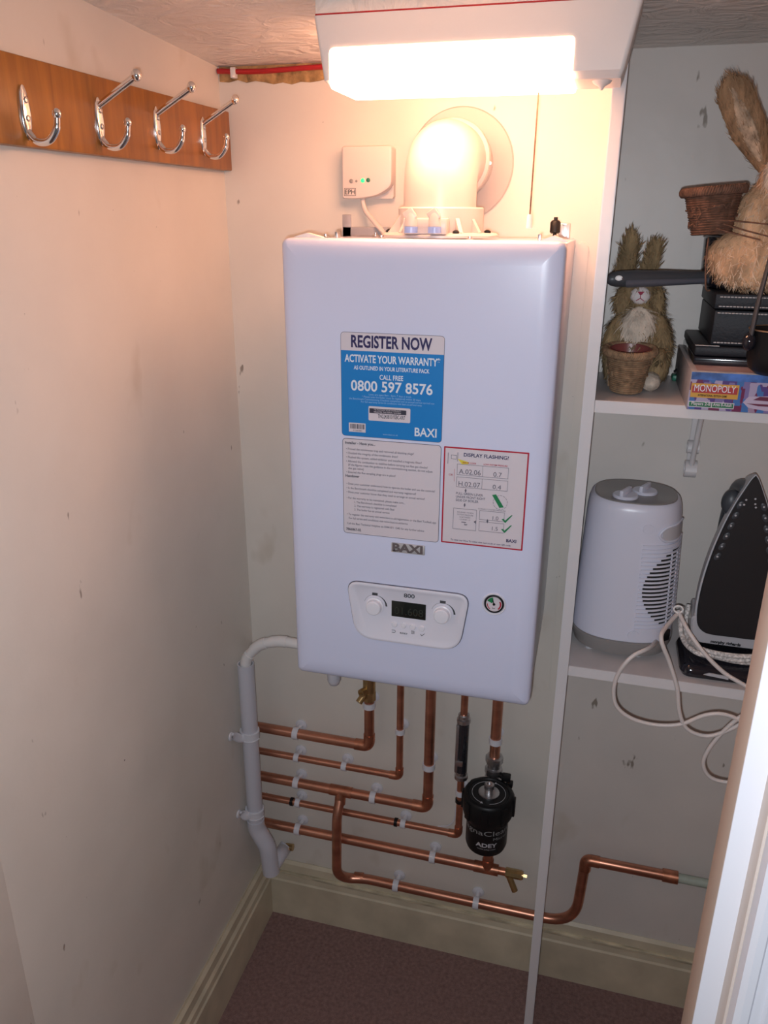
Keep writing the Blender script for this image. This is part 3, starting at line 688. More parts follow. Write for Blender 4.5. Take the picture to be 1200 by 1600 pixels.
for u, v in ((466, 1300), (676, 1340)): clip(t, (xz(u, v, Y22)[0], Y22, ez), r, 'X')
bm = NB(); x = tx+.040; cyl(bm, (x, Y22, ez), (x+.036, Y22, ez), .0105, 8); cyl(bm, (x+.036, Y22, ez), (x+.039, Y22, ez), .009); cyl(bm, (x+.038, Y22, ez), (x+.047, Y22, ez), .0042, 4)
cyl(bm, (x+.008, Y22-.004, ez-.005), (x+.024, Y22-.012, ez-.036), .0068, 16)
obj('drain_cock', bm, BRASS, t, 35, label='brass drain cock with a slanting spout')
# return pipe from the boiler down to the filter
rx_, rz_ = xz(772, 1195, Y22)
rx_ = (xz(777, 1110, Y22)[0]+rx_)/2
t = thing('copper_pipe', 'short vertical copper pipe between the boiler and the black filter', 'pipe', (rx_, Y22, rz_), 'copper pipe runs under the boiler')
bm = NB(); cyl(bm, (rx_, Y22, rz_), (rx_, Y22, .9228), r); obj('tubing', bm, COPPER, t, 50)
clip(t, (rx_, Y22, xz(776, 1157, Y22)[1]), r, 'Z')

# ================================================================ MAGNETIC FILTER
fx, fy = .552, -.098; zb_, zm, zt_ = .424, .503, .553
t = thing('magnetic_filter', 'black cylindrical magnetic filter canister hanging beneath the right of the boiler', 'filter', (fx, fy, zb_))
bm = NB(); lathe(bm, [(0, zb_-.004), (.030, zb_-.004), (.040, zb_), (.0425, zb_+.008), (.0425, zm+.004)], (fx, fy, 0), 'Z', 48); obj('canister', bm, BLACK, t, 40)
bm = NB(); lathe(bm, [(.0425, zm-.012), (.050, zm+.002), (.052, zm+.010), (.052, zt_-.008), (.049, zt_-.002), (.046, zt_), (.042, zt_), (.040, zt_-.002), (0, zt_-.002)], (fx, fy, 0), 'Z', 48)
for k in range(8):
    a = k*PI/4; c_, s_ = math.cos(a), math.sin(a)
    box(bm, .049, .0545, -.007, .007, zm+.004, zt_-.006, .0015, mat=Matrix.Translation((fx, fy, 0)) @ Matrix.Rotation(a, 4, 'Z'))
obj('screw_cap', bm, BLACK, t, 35)
bm = NB(); lathe(bm, [(.0215, zt_-.002), (.0215, zt_), (.020, zt_+.0005), (.0085, zt_+.0005), (.0085, zt_+.009), (.0100, zt_+.0095), (.0100, zt_+.019), (.0085, zt_+.020), (.0050, zt_+.020), (.0050, zt_+.017), (0, zt_+.017)], (fx, fy, 0), 'Z', 32); obj('bleed_valve', bm, STEEL, t, 35, label='chrome bleed valve in the middle of the cap')
bm = NB()
for a0, a1 in ((-80, 70), (100, 250)):
    for k in range(18):
        A0 = math.radians(a0+(a1-a0)*k/18); A1 = math.radians(a0+(a1-a0)*(k+1)/18)
        prism(bm, [(fx+math.cos(A0)*.0335, fy+math.sin(A0)*.0335), (fx+math.cos(A1)*.0335, fy+math.sin(A1)*.0335), (fx+math.cos(A1)*.0343, fy+math.sin(A1)*.0343), (fx+math.cos(A0)*.0343, fy+math.sin(A0)*.0343)], 'Z', zt_-.002, zt_-.0016)
    A0 = math.radians(a1+3); c0 = V(fx+math.cos(A0)*.034, fy+math.sin(A0)*.034, 0); prism(bm, [(c0.x-.003, c0.y-.002), (c0.x+.003, c0.y-.002), (c0.x, c0.y+.003)], 'Z', zt_-.002, zt_-.0016)
obj('arrow_ring', bm, GREYL, t, 0)
def wrap(z, h, a0, a1, rr=.0428):
    return lambda s, t_: V(fx+math.sin(math.radians(a0+(a1-a0)*s))*rr, fy-math.cos(math.radians(a0+(a1-a0)*s))*rr, z+t_*h)
bm = NB(); text_into(bm, 'MagnaClean', wrap(.478, .012, -88, 76), -.004); text_into(bm, 'Micro2', wrap(.466, .007, 26, 76)); lt = obj('lettering', bm, mat('mid_grey_print', (.30, .30, .30), .5), t, 0)
bm = NB(); text_into(bm, 'ADEY', wrap(.449, .0095, -22, 38), .03); text_into(bm, 'www.adey.com', wrap(.4425, .003, -18, 34)); obj('lettering', bm, GREYL, t, 0)
# valves and nuts joining it to the pipes
bm = NB()
for z0 in (rz_-.022, rz_+.006):
    lathe(bm, [(.014, z0), (.0185, z0+.002), (.0185, z0+.015), (.014, z0+.017)], (rx_, Y22, 0), 'Z', 8)
cyl(bm, (rx_, Y22, rz_-.045), (rx_, Y22, rz_+.008), .0135); lathe(bm, [(.013, rz_-.045), (.0175, rz_-.043), (.0175, rz_-.028), (.014, rz_-.026)], (rx_, Y22, 0), 'Z', 8)
cyl(bm, (rx_, Y22, rz_-.04), (fx, fy+.03, rz_-.055), .013)
obj('valve', bm, STEEL, t, 25, label='nickel valve nuts behind the cap')
bm = NB(); p = pY(790, 1216, -.05); box(bm, p.x-.008, p.x+.010, -.058, -.042, p.z-.004, p.z+.008, .002); box(bm, p.x+.002, p.x+.016, -.062, -.050, p.z-.014, p.z-.002, .002); cyl(bm, (rx_, Y22, p.z), (p.x, -.05, p.z), .006)
obj('valve_handle', bm, BLACK, t)
bm = NB(); box(bm, fx-.012, fx+.012, fy+.035, Y22+.012, .43, .53, .003); obj('mount', bm, BLACK, t)
# thin earth wire curling behind the cold pipe
bm = NB(); e0 = pY(712, 1262, -.012); tube(bm, catmull([e0, pY(710, 1280, -.010), pY(700, 1290, -.008), pY(685, 1291, -.006)], 8), .0016, 8)
tag(obj('wire', bm, CLIP), 'thin white wire curling from the wall behind the lower copper bend', 'wire')

# ================================================================ WASTE PIPE
mx, mz1 = xz(385.5, 1037, -.088); mzb = xz(397, 1290, -.088)[1]; mx = (mx + xz(397, 1270, -.088)[0])/2
R = .0178
t = thing('waste_pipe', 'pale grey plastic condensate waste pipe standing in the left corner', 'pipe', (mx, -.088, mzb))
bm = NB(); P = [(mx, -.088, mz1), (mx, -.088, mzb+.012)]
rings = []
for rr, z in ((R-.003, mz1-.03), (R-.003, mz1), (R, mz1), (R, mzb+.012)):
    rings.append([V(mx+math.cos(a)*rr, -.088+math.sin(a)*rr, z) for a in [2*PI*k/32 for k in range(32)]])
loft(bm, rings, True, True); obj('pipe', bm, PVC, t, 40)
c1 = pY(418, 1322, -.088); c2 = pY(424, 1362, -.088)
bm = NB(); tube(bm, fillet([(mx, -.088, mzb+.02), (mx, -.088, mzb-.004), c1, (c2.x, -.088, c2.z)], .014, 6), R+.0022, 28); obj('elbow', bm, PVC, t, 50)
bm = NB(); w0 = V(c2.x+.001, -.06, c2.z+.016); w1 = pY(448, 1321, -.008); tube(bm, catmull([(c2.x, -.088, c2.z+.01), (w0.x+.008, -.055, w0.z+.004), (w1.x-.004, -.02, w1.z-.004), w1], 6), .0165, 24); obj('branch', bm, PVC, t, 50)
bm = NB(); p = pY(440, 1322, -.012); cyl(bm, (w1.x, -.012, w1.z), (w1.x+.018, -.012, w1.z+.002), .0085); obj('stub', bm, BRASS, t, label='short brass stub at the foot of the waste pipe')
bm = NB(); pts = [(mx, -.088, mz1-.03), (mx, -.088, mz1+.010), pY(404, 1007, -.088), pY(436, 1001, -.088), (.238, -.088, pY(462, 1007, -.088).z)]
a = pts[-1]; pts[-1] = (.238, -.088, pY(470, 1009, -.088).z)
path = fillet(pts, .018, 6); tube(bm, path, .0108, 20); obj('overflow_pipe', bm, WHITE, t, 50)
for k in (1, 8, 15):
    bm = NB(); tube(bm, path[k:k+7], .0120, 20); obj('coupling', bm, WHITE, t, 50)
for (v, lug) in ((1146, (362, 1151)), (1266, (374, 1272))):
    z = xz(393, v, -.088)[1]; lp = pX(*lug, .004)
    bm = NB(); rings = []
    for h, rr in ((-.009, R), (-.009, R+.003), (.009, R+.003), (.009, R)):
        rings.append([V(mx+math.cos(a)*rr, -.088+math.sin(a)*rr, z+h) for a in [2*PI*k/28 for k in range(28)]])
    loft(bm, rings+[rings[0]], False, False)
    ly = min(lp.y, -.088)-.0; lz = lp.z
    tube(bm, catmull([(mx-.004, -.088-R-.001, z), (.012, -.088-R-.006, z), (.005, ly+.012, (z+lz*2)/3), (.003, ly, lz)], 6), .0095, 12, flat=.28)
    lathe(bm, [(.0098, 0), (.0098, .003), (.0085, .004)], (.001, ly, lz), 'X', 18)
    for hh in (-.0088, .0088): tube(bm, [(mx+math.cos(a)*(R+.0035), -.088+math.sin(a)*(R+.0035), z+hh) for a in [PI*1.0+PI*k/14 for k in range(15)]], .0012, 6)
    o = obj('pipe_bracket', bm, CLIP, t, 40)
    bm = NB(); lathe(bm, [(.003, .004), (.0028, .0052), (0, .0055)], (.001, ly, lz), 'X', 12); obj('screw', bm, GREYP, o)

# ================================================================ FLUE
FLUEM = mat('flue_white', (.50, .46, .44), .35)
fx, fy = .430, -.165
t = thing('flue', 'white flue elbow rising from the boiler top and turning back into the wall', 'flue', (fx, fy, 1.62))
bm = NB(); lathe(bm, [(.088, 0), (.088, .003), (.084, .006), (.064, .007), (.064, .040), (.0625, .042), (.060, .042)], (fx+.002, fy, 1.621), 'Z', 56)
for a in (-150, -125, -55, -30):
    c_, s_ = math.cos(math.radians(a)), math.sin(math.radians(a))
    box(bm, .062, .080, -.0015, .0015, 1.626, 1.629, mat=Matrix.Translation((fx, fy, 0)) @ Matrix.Rotation(math.radians(a), 4, 'Z'))
    M4 = Matrix.Translation((fx, fy, 0)) @ Matrix.Rotation(math.radians(a), 4, 'Z')
    vs_ = [M4 @ V(x, y, z) for x, z in ((.062, 1.627), (.080, 1.627), (.062, 1.652)) for y in (-.003, .003)]
    vv = [bm.verts.new(p) for p in vs_]; bm.faces.new((vv[0], vv[2], vv[4])); bm.faces.new((vv[1], vv[5], vv[3])); bm.faces.new((vv[0], vv[4], vv[5], vv[1])); bm.faces.new((vv[2], vv[3], vv[5], vv[4])); bm.faces.new((vv[0], vv[1], vv[3], vv[2]))
obj('collar', bm, FLUEM, t, 35)
bm = NB(); tube(bm, fillet([(fx, fy, 1.63), (fx, fy, 1.733), (fx, -.004, 1.733)], .075, 12), .0545, 48); obj('elbow', bm, FLUEM, t, 50)
bm = NB(); lathe(bm, [(.0555, 0), (.060, .002), (.060, .008), (.056, .010), (.060, .013), (.060, .018), (.0555, .020)], (fx, -.085, 1.733), 'Y', 48); rg = obj('clamp_ring', bm, FLUEM, t, 35)
bm = NB(); cyl(bm, (fx+.060, -.080, 1.728), (fx+.060, -.068, 1.728), .003, 10); obj('screw', bm, STEEL, rg)
bm = NB(); lathe(bm, [(.0545, -.003), (.086, -.004), (.088, -.002), (.088, 0)], (fx, -.001, 1.730), 'Y', 64); obj('wall_plate', bm, FLUEM, t, 35)
bm = NB(); a = pY(792, 283, -.002); prism(bm, [(a.x-.003, a.z), (a.x+.003, a.z+.012), (a.x+.005, a.z+.004), (a.x+.001, a.z-.010)], 'Y', -.0045, -.001); obj('sealant_patch', bm, mat('faded_red_mastic', (.55, .16, .10), .7), t, label='small faded red patch at the edge of the plate')
bm = NB(); box(bm, fx-.036, fx+.028, fy-.086, fy-.060, 1.626, 1.648, .003); tp = obj('sampling_block', bm, FLUEM, t)
for dx in (-.022, .012):
    bm = NB(); lathe(bm, [(.0095, 1.628), (.0095, 1.636), (.008, 1.637)], (fx+dx, fy-.092, 0), 'Z', 20); obj('seal_ring', bm, mat('pale_blue_plastic', (.22, .32, .60), .3), t, label='pale blue seal ring')
    bm = NB(); lathe(bm, [(.0088, 1.637), (.0085, 1.650), (.0060, 1.655), (0, 1.656)], (fx+dx, fy-.092, 0), 'Z', 20)
    box(bm, -.0075, .0075, -.003, .003, -.006, .010, .0015, mat=Matrix.Translation((fx+dx, fy-.095, 1.650)) @ Matrix.Rotation(math.radians(-35), 4, 'Y'))
    obj('sampling_plug', bm, FLUEM, t, 40)
for a in (-170, -60, -8, 60):
    bm = NB(); lathe(bm, [(.005, 1.627), (.005, 1.630), (.002, 1.632), (0, 1.632)], (fx+math.cos(math.radians(a))*.076, fy+math.sin(math.radians(a))*.076, 0), 'Z', 12); obj('screw', bm, BLACK, t)

# ================================================================ RECEIVER BOX
a = pY(533, 228, -.03); b_ = pY(612, 313, -.03); zB = pY(540, 311, -.03).z
RECV = mat('receiver_plastic', (.68, .61, .58), .4)
t = thing('receiver_box', 'small white wall receiver with a glowing green light left of the flue', 'receiver', ((a.x+b_.x)/2, 0, zB))
po = rpoly(rect(a.x, b_.x, zB, a.z), .006, 5)
bm = NB(); loftY(bm, po, [(.001, 0), (.001, -.014)]); obj('back_plate', bm, RECV, t, 40)
bm = NB(); fr = rpoly([(a.x, a.z), (b_.x, a.z), (b_.x, zB+.020), (b_.x-.022, zB+.006), (a.x+.035, zB), (a.x, zB)], [.006, .006, .01, .03, .02, .006], 6)
loftY(bm, fr, [(0, -.014), (0, -.026), (.0015, -.029), (.004, -.030)]); obj('front_cover', bm, RECV, t, 40)
for u, v, rr, m in ((549, 283, .0035, GREYP), (557, 283, .002, GREYP), (567, 282, .0034, GREENLED), (575.5, 281.5, .0035, GREENPL)):
    p = pY(u, v, -.030); bm = NB(); lathe(bm, [(rr, 0), (rr, -.001), (rr*.7, -.0016), (0, -.0018)], (p.x, -.030, p.z), 'Y', 18)
    obj('indicator_light' if m is GREENLED else 'button', bm, m, t, 40, label='glowing green indicator light' if m is GREENLED else None)
bm = NB(); p = pY(538, 306, -.030); q = pY(556, 294, -.030)
for r_ in ((p.x, q.x, p.z, p.z+.0006), (p.x, q.x, q.z-.0006, q.z), (p.x, p.x+.0006, p.z, q.z), (q.x-.0006, q.x, p.z, q.z)): prism(bm, rect(*r_), 'Y', -.0300, -.0304)
text_into(bm, 'EPH', frontz(p.x+.0015, q.x-.0015, p.z+.0025, (q.z-p.z)*.62, -.0304), .01); obj('lettering', bm, GREYD, t, 0)
bm = NB(); p0 = pY(567, 312, -.016); p1 = pY(594, 369, -.06); tube(bm, catmull([(p0.x, -.010, p0.z+.004), p0, (p0.x+.008, -.022, p0.z-.02), (p1.x, -.045, 1.625), (p1.x+.003, -.05, 1.615)], 8), .0042, 12); obj('power_cable', bm, RECV, t)

# batten painted over on the back wall, right of the boiler
p = pY(905, 378, -.004); q = pY(846, 1082, -.004)
bm = NB(); xm = .637
prism(bm, [tuple(v_) for v_ in rpoly(rect(xm-.010, xm+.012, q.z, p.z), .010, 6)], 'Y', -.004, 0)
bmesh.ops.bevel(bm, geom=[e for e in bm.edges if all(abs(v_.co.y+.004) < 1e-5 for v_ in e.verts)], offset=.0025, segments=2, affect='EDGES')
tag(obj('cable_cover', bm, PAINT), 'slim cable cover strip painted over in the wall colour right of the boiler', 'cable cover')

# ================================================================ SHELVES
ZU, ZL_ = 1.400, .952
for (z, lab, yf_) in ((ZU, 'upper white shelf carrying the straw rabbits and the board game box', -.238), (ZL_, 'lower white shelf carrying the fan heater and the iron', -.236)):
    t = thing('shelf', lab, 'shelf', (.95, -.12, z-.018), 'shelves in the recess')
    bm = NB(); box(bm, .684, XR, yf_, -.002, z-.018, z-.0006); obj('board', bm, GLOSS, t)
    bm = NB(); box(bm, .684, XR, yf_+.0012, -.003, z-.0010, z); obj('shelf_surface', bm, SHELFTOP, t)
# cast scroll bracket under the upper shelf
t = thing('shelf_bracket', 'small white cast scroll bracket under the upper shelf', 'bracket', (.85, -.01, 1.25))
bx_ = pY(1083, 700, -.02).x; zb_ = pY(1079, 745, -.02).z
bm = NB(); box(bm, bx_-.006, bx_+.006, -.006, -.002, zb_+.010, 1.381, .001); obj('back_strip', bm, GLOSS, t)
bm = NB(); box(bm, bx_-.007, bx_+.007, -.19, -.004, 1.378, 1.3815, .0005); obj('top_strip', bm, GLOSS, t)
def scroll(c, r, turns=1.2, w=.019):
    bm = NB(); pts = []
    for k in range(25):
        a = k/24*turns*2*PI; rr = r*(1-.35*k/24); pts.append(V(c[0], c[1]+math.cos(a)*rr*-1, c[2]+math.sin(a)*rr))
    T = .0022; rings = []
    for i, p in enumerate(pts):
        d = (p-Vector(c)).normalized(); rings.append([p+V(-w/2, 0, 0)+d*T, p+V(w/2, 0, 0)+d*T, p+V(w/2, 0, 0)-d*T, p+V(-w/2, 0, 0)-d*T])
    return loft(bm, rings)
for c, r_ in (((bx_, -.022, zb_+.014), .015), ((bx_, -.018, zb_+.052), .011), ((bx_+.001, -.085, 1.363), .014)): obj('scroll', scroll(c, r_), GLOSS, t, 40)
bm = NB(); tube(bm, catmull([(bx_, -.03, zb_+.02), (bx_, -.045, zb_+.06), (bx_, -.075, 1.352), (bx_, -.13, 1.376)], 8), .0045, 10); obj('strut', bm, GLOSS, t, 50)

# ================================================================ FIBRE HELPER
def fibres(bm, src, n, ln, wd, down=V(0, 0, -1), lift=.35, jitter=.5):
    """thin blades scattered over the faces of src (a bmesh), added to bm"""
    src.faces.ensure_lookup_table(); fs = list(src.faces); ar = [f.calc_area() for f in fs]
    for f in random.choices(fs, ar, k=n):
        vs_ = [v.co for v in f.verts]; wts = [random.random() for _ in vs_]; s_ = sum(wts); p = sum((v*w_ for v, w_ in zip(vs_, wts)), V(0, 0, 0))/s_
        nn = f.normal; d = down + V(random.uniform(-1, 1), random.uniform(-1, 1), random.uniform(-1, 1))*jitter
        d = (d - nn*d.dot(nn)); d = (d.normalized() if d.length > 1e-4 else V(1, 0, 0)) + nn*lift*random.random(); d.normalize()
        sd = d.cross(nn)
        if sd.length < 1e-4: continue
        sd = sd.normalized()*wd*random.uniform(.5, 1.2); L_ = ln*random.uniform(.5, 1.3)
        a = bm.verts.new(p-nn*.001-sd); b__ = bm.verts.new(p-nn*.001+sd); m_ = p+d*L_*.6+nn*L_*.05
        c = bm.verts.new(m_+sd*.8); e = bm.verts.new(m_-sd*.8); g_ = bm.verts.new(p+d*L_)
        bm.faces.new((a, b__, c, e)); bm.faces.new((e, c, g_))
def furry(name, shapes, m, parent, n, ln=.012, wd=.0007, **k):
    src = NB()
    for (c, r_, rot) in shapes: ellipsoid(src, c, r_, 24, rot, .06)
    bmesh.ops.recalc_face_normals(src, faces=src.faces); src.normal_update()
    bm = src.copy(); fibres(bm, src, n, ln, wd, **k); src.free(); 
    me = bpy.data.meshes.new(name); bm.to_mesh(me); bm.free(); me.materials.append(m)
    for p in me.polygons: p.use_smooth = len(p.vertices) > 3
    o = bpy.data.objects.new(name, me); C.objects.link(o); attach(o, parent); return o
def furry_tufts(name, shapes, m, parent, n, ln, wd, **k):
    src = NB()
    for (c, r_, rot) in shapes: ellipsoid(src, c, r_, 24, rot, .0)
    bmesh.ops.recalc_face_normals(src, faces=src.faces); src.normal_update()
    bm = NB(); fibres(bm, src, n, ln, wd, **k); src.free()
    o = obj(name, bm, m, parent, 0); o['kind'] = 'stuff'; return o
def Ry(a): return Matrix.Rotation(math.radians(a), 3, 'Y')
def Rx(a): return Matrix.Rotation(math.radians(a), 3, 'X')

# ================================================================ SMALL STRAW RABBIT
yb_ = -.105
t = thing('straw_rabbit', 'small brown straw rabbit holding a twine pot on the upper shelf', 'rabbit ornament', (.737, yb_, ZU))
cx = .739
furry('body', [((cx, yb_, 1.455), (.044, .042, .056), None), ((cx, yb_, 1.50), (.033, .033, .050), None)], STRAW, t, 2600, .019, .0010, lift=.55, jitter=.7)
furry('head', [((cx-.006, yb_-.005, 1.546), (.028, .028, .027), None), ((cx-.028, yb_-.012, 1.530), (.014, .014, .022), None), ((cx+.018, yb_-.010, 1.530), (.014, .014, .022), None)], STRAW, t, 1500, .014, .0009, lift=.55, jitter=.8)
furry('muzzle', [((cx-.005, yb_-.030, 1.541), (.0145, .010, .0125), None)], FACEW, t, 200, .004, .0006)
bm = NB(); c = V(cx-.005, yb_-.041, 1.543); prism(bm, [(c.x-.005, c.z+.004), (c.x+.005, c.z+.004), (c.x+.001, c.z-.001), (c.x-.001, c.z-.001)], 'Y', c.y, c.y+.002)
prism(bm, rect(c.x-.0005, c.x+.0005, c.z-.006, c.z), 'Y', c.y, c.y+.002); prism(bm, [(c.x, c.z-.005), (c.x+.006, c.z-.009), (c.x+.0055, c.z-.0098), (c.x, c.z-.0062), (c.x-.0055, c.z-.0098), (c.x-.006, c.z-.009)], 'Y', c.y, c.y+.002)
obj('nose', bm, PINK, t, 0, label='dark pink nose and stitched mouth')
for sx in (-.015, .013):
    bm = NB(); ellipsoid(bm, (cx-.003+sx, yb_-.031, 1.557), (.0028, .0028, .0028), 12); obj('eye', bm, BLACKG, t)
for (ux_, uz_, ln_, wd_, an) in ((pY(986, 385, yb_).x-.002, pY(980, 392, yb_).z, .034, .0125, -4), (pY(1020, 400, yb_).x-.001, pY(1020, 400, yb_).z, .027, .0105, 14)):
    furry('ear', [((ux_, yb_, uz_-.012), (wd_, .006, ln_), Ry(an)), ((ux_-.004, yb_-.001, uz_-.03), (wd_*1.05, .006, ln_*.6), Ry(an)), ((ux_+.002, yb_-.001, uz_+.006), (wd_*.95, .006, ln_*.55), Ry(an))], STRAW, t, 800, .015, .0009, down=V(0, 0, 1), lift=.5, jitter=.6)
furry('bib', [((cx-.004, yb_-.032, 1.497), (.023, .010, .027), None)], CREAMF, t, 500, .020, .0013, lift=.4, jitter=.5)
for s_ in (-1, 1):
    furry('arm', [((cx+s_*.036-.001, yb_-.020, 1.478), (.014, .016, .034), Ry(-s_*14)), ((cx+s_*.037-.004, yb_-.042, 1.455), (.009, .018, .011), None)], STRAW, t, 600, .014, .0009, lift=.5, jitter=.7)
for fx_ in (pZ(958, 600, ZU).x+.004, pZ(1013, 603, ZU).x):
    furry('foot', [((fx_, yb_-.037, ZU+.014), (.0150, .026, .014), None)], CREAMF, t, 160, .006, .0009, lift=.1)
for hx_, hr_ in ((.035, .017), (-.036, .014)): furry('haunch', [((cx+hx_, yb_-.005, ZU+.038), (hr_, .030, .034), None)], STRAW, t, 260, .013, .0009)
def twine_pot(name, label, c, rt, rb, h, jute, liner, tilt=None):
    t = thing(name, label, 'pot', c)
    M4 = Matrix.Translation(c) @ (tilt.to_4x4() if tilt else Matrix.Identity(4))
    def put(bm): bmesh.ops.transform(bm, matrix=M4, verts=bm.verts); return bm
    bm = NB(); n = int(h*1000/3.0)
    prof = [(0, 0), (rb, 0)]
    for i in range(n):
        z = h*(i+.5)/n; rr = rb+(rt-rb)*z/h
        for k in (-1, 0, 1): prof.append((rr+(.0014 if k == 0 else 0)+random.uniform(0, .0004), z+k*h/n*.4))
    prof += [(rt, h), (rt+.004, h-.006), (rt+.006, h), (rt+.004, h+.004), (rt-.001, h+.004), (rt-.003, h)]
    prof += [(rt-.004, h-.006)]
    lathe(bm, prof, (0, 0, 0), 'Z', 40)
    bmesh.ops.delete(bm, geom=[f for f in bm.faces if len(f.verts) > 4 and f.calc_center_median().z > h*.5], context='FACES')
    for ph in (0, PI*2/3, PI*4/3):
        tube(bm, [V(math.cos(a)*(rt+.0025+math.cos(a*26+ph)*.0028), math.sin(a)*(rt+.0025+math.cos(a*26+ph)*.0028), h-.001+math.sin(a*26+ph)*.0045) for a in [2*PI*k/260 for k in range(261)]], .0019, 6)
    for q in range(9):
        a0 = random.random()*2*PI; z0_ = h*random.uniform(.15, .8); rr_ = rb+(rt-rb)*z0_/h+.0018
        tube(bm, [V(math.cos(a0+k*.1)*(rr_+.0004*(k % 2)), math.sin(a0+k*.1)*(rr_+.0004*(k % 2)), z0_+k*random.uniform(-.0006, .0008)) for k in range(12)], .0011, 5)
    put(bm); obj('twine_wrap', bm, jute, t, 60)
    bm = NB(); lathe(bm, [(rb-.003, h*.12), (rb-.002, h*.2), (rt-.0045, h-.004), (rt-.003, h+.002), (rt-.0055, h+.003)], (0, 0, 0), 'Z', 40)
    bmesh.ops.delete(bm, geom=[f for f in bm.faces if len(f.verts) > 4 and f.calc_center_median().z > h*.5], context='FACES')
    put(bm); obj('liner', bm, liner, t, 60)
    return t
pc = pY(985, 545, yb_-.055)
twine_pot('plant_pot', 'twine-wrapped terracotta-lined pot in the arms of the small rabbit', (pc.x-.0005, yb_-.066, ZU+.004), .0335, .0225, .062, JUTE, TERRA, Rx(6))

# ================================================================ BOARD GAME BOX
gx0, gx1, gy0, gy1, gz0, gz1 = .8075, 1.20, -.262, -.012, ZU, 1.4535
t = thing('board_game', 'purple and blue board game box with a red title band on the upper shelf', 'board game', ((gx0+gx1)/2, -.14, gz0))
bm = NB(); box(bm, gx0, gx1, gy0, gy1, gz0, gz1, .0012); bx = obj('box', bm, mat('box_grey_board', (.34, .32, .34), .5, var=.12, vscale=40), t)
# printed front: soft vertical blocks of city blue, purple, white
mg = mat('box_printed_front', (.3, .2, .4), .35); nt = mg.node_tree; b0 = nt.nodes['Principled BSDF']
tc = nt.nodes.new('ShaderNodeTexCoord'); mp = nt.nodes.new('ShaderNodeMapping'); mp.inputs['Scale'].default_value = (75, 1, 30); nt.links.new(tc.outputs['Object'], mp.inputs[0])
vo = nt.nodes.new('ShaderNodeTexVoronoi'); vo.distance = 'CHEBYCHEV'; vo.inputs['Scale'].default_value = 1.6; nt.links.new(mp.outputs[0], vo.inputs['Vector'])
cr = nt.nodes.new('ShaderNodeValToRGB'); cr.color_ramp.interpolation = 'CONSTANT'
els = cr.color_ramp.elements; els[0].color = (.16, .02, .08, 1); els[1].position = .25; els[1].color = (.20, .16, .36, 1)
for pos, c_ in ((.42, (.05, .16, .42, 1)), (.55, (.40, .34, .50, 1)), (.7, (.09, .05, .22, 1)), (.85, (.35, .25, .36, 1))):
    e = els.new(pos); e.color = c_
nt.links.new(vo.outputs['Color'], cr.inputs[0]); nt.links.new(cr.outputs[0], b0.inputs['Base Color'])
bm = NB(); box(bm, gx0+.001, gx1-.001, gy0-.0006, gy0+.001, gz0+.001, gz1-.001); obj('printed_front', bm, mg, t)
bm = NB(); box(bm, gx0+.001, gx1-.001, gy0-.0009, gy0, gz1-.011, gz1-.001); obj('blue_band', bm, mat('city_blue_print', (.045, .13, .40), .4, var=.6, vscale=50), t)
lx0, lz1 = xz(1081, 598, gy0); lx1, lz0 = xz(1152, 624, gy0)[0], xz(1079, 620, gy0)[1]
yq = gy0-.0009
bm = NB(); box(bm, lx0, lx1, yq-.0004, yq, lz0, lz1, 0); obj('yellow_panel', bm, mat('print_yellow', (.62, .33, .05), .4), t)
bm = NB(); box(bm, lx0+.0015, lx1-.0015, yq-.0007, yq, lz0+.0065, lz1-.0035, 0); obj('red_panel', bm, mat('print_red', (.42, .035, .04), .4), t)
bm = NB(); text_into(bm, 'MONOPOLY', frontz(lx0+.004, lx1-.004, lz0+.0088, .0095, yq-.0012), .0); obj('lettering', bm, WHITEINK, t, 0)
bm = NB(); text_into(bm, 'INTERNATIONAL EDITION GAME', frontz(lx0+.010, lx1-.014, lz0+.002, .0028, yq-.001), .03); obj('lettering', bm, BLACK, t, 0)
gz = xz(1078, 634, gy0)[1]; gt = xz(1078, 626, gy0)[1]
bm = NB(); box(bm, lx0-.001, lx1-.003, yq-.0004, yq, gz-.001, gt); obj('white_edge', bm, PAPER, t)
bm = NB(); box(bm, lx0, lx0+(lx1-lx0)*.47, yq-.0007, yq, gz, gt-.001); box(bm, lx0+(lx1-lx0)*.49, lx1-.004, yq-.0007, yq, gz, gt-.001); obj('green_panel', bm, mat('print_green', (.015, .16, .07), .4), t)
bm = NB(); text_into(bm, 'Players 2-8', frontz(lx0+.003, lx0+(lx1-lx0)*.45, gz+.0022, .0042, yq-.001), .02); text_into(bm, 'Ages 8-Adult', frontz(lx0+(lx1-lx0)*.51, lx1-.006, gz+.0022, .0042, yq-.001), .02); obj('lettering', bm, PAPER, t, 0)
# pale car-like streamlined print on the right
bm = NB(); c0 = xz(1160, 632, gy0)[0]; zc0 = xz(1160, 633, gy0)[1]
prism(bm, [(c0, zc0+.004), (c0+.006, zc0+.012), (c0+.05, zc0+.016), (gx1-.01, zc0+.016), (gx1-.01, zc0-.004), (c0+.03, zc0-.006), (c0+.008, zc0-.003)], 'Y', yq-.0004, yq); obj('pale_print', bm, mat('print_pale_lilac', (.50, .42, .56), .4), t)
bm = NB(); prism(bm, [(c0+.004, zc0+.003), (c0+.02, zc0+.0), (gx1-.01, zc0+.002), (gx1-.01, zc0+.0045), (c0+.02, zc0+.003)], 'Y', yq-.0006, yq); prism(bm, [(c0+.012, zc0+.008), (c0+.02, zc0+.013), (c0+.05, zc0+.013), (c0+.045, zc0+.007)], 'Y', yq-.0006, yq); obj('dark_print', bm, mat('print_maroon', (.14, .02, .06), .4), t)
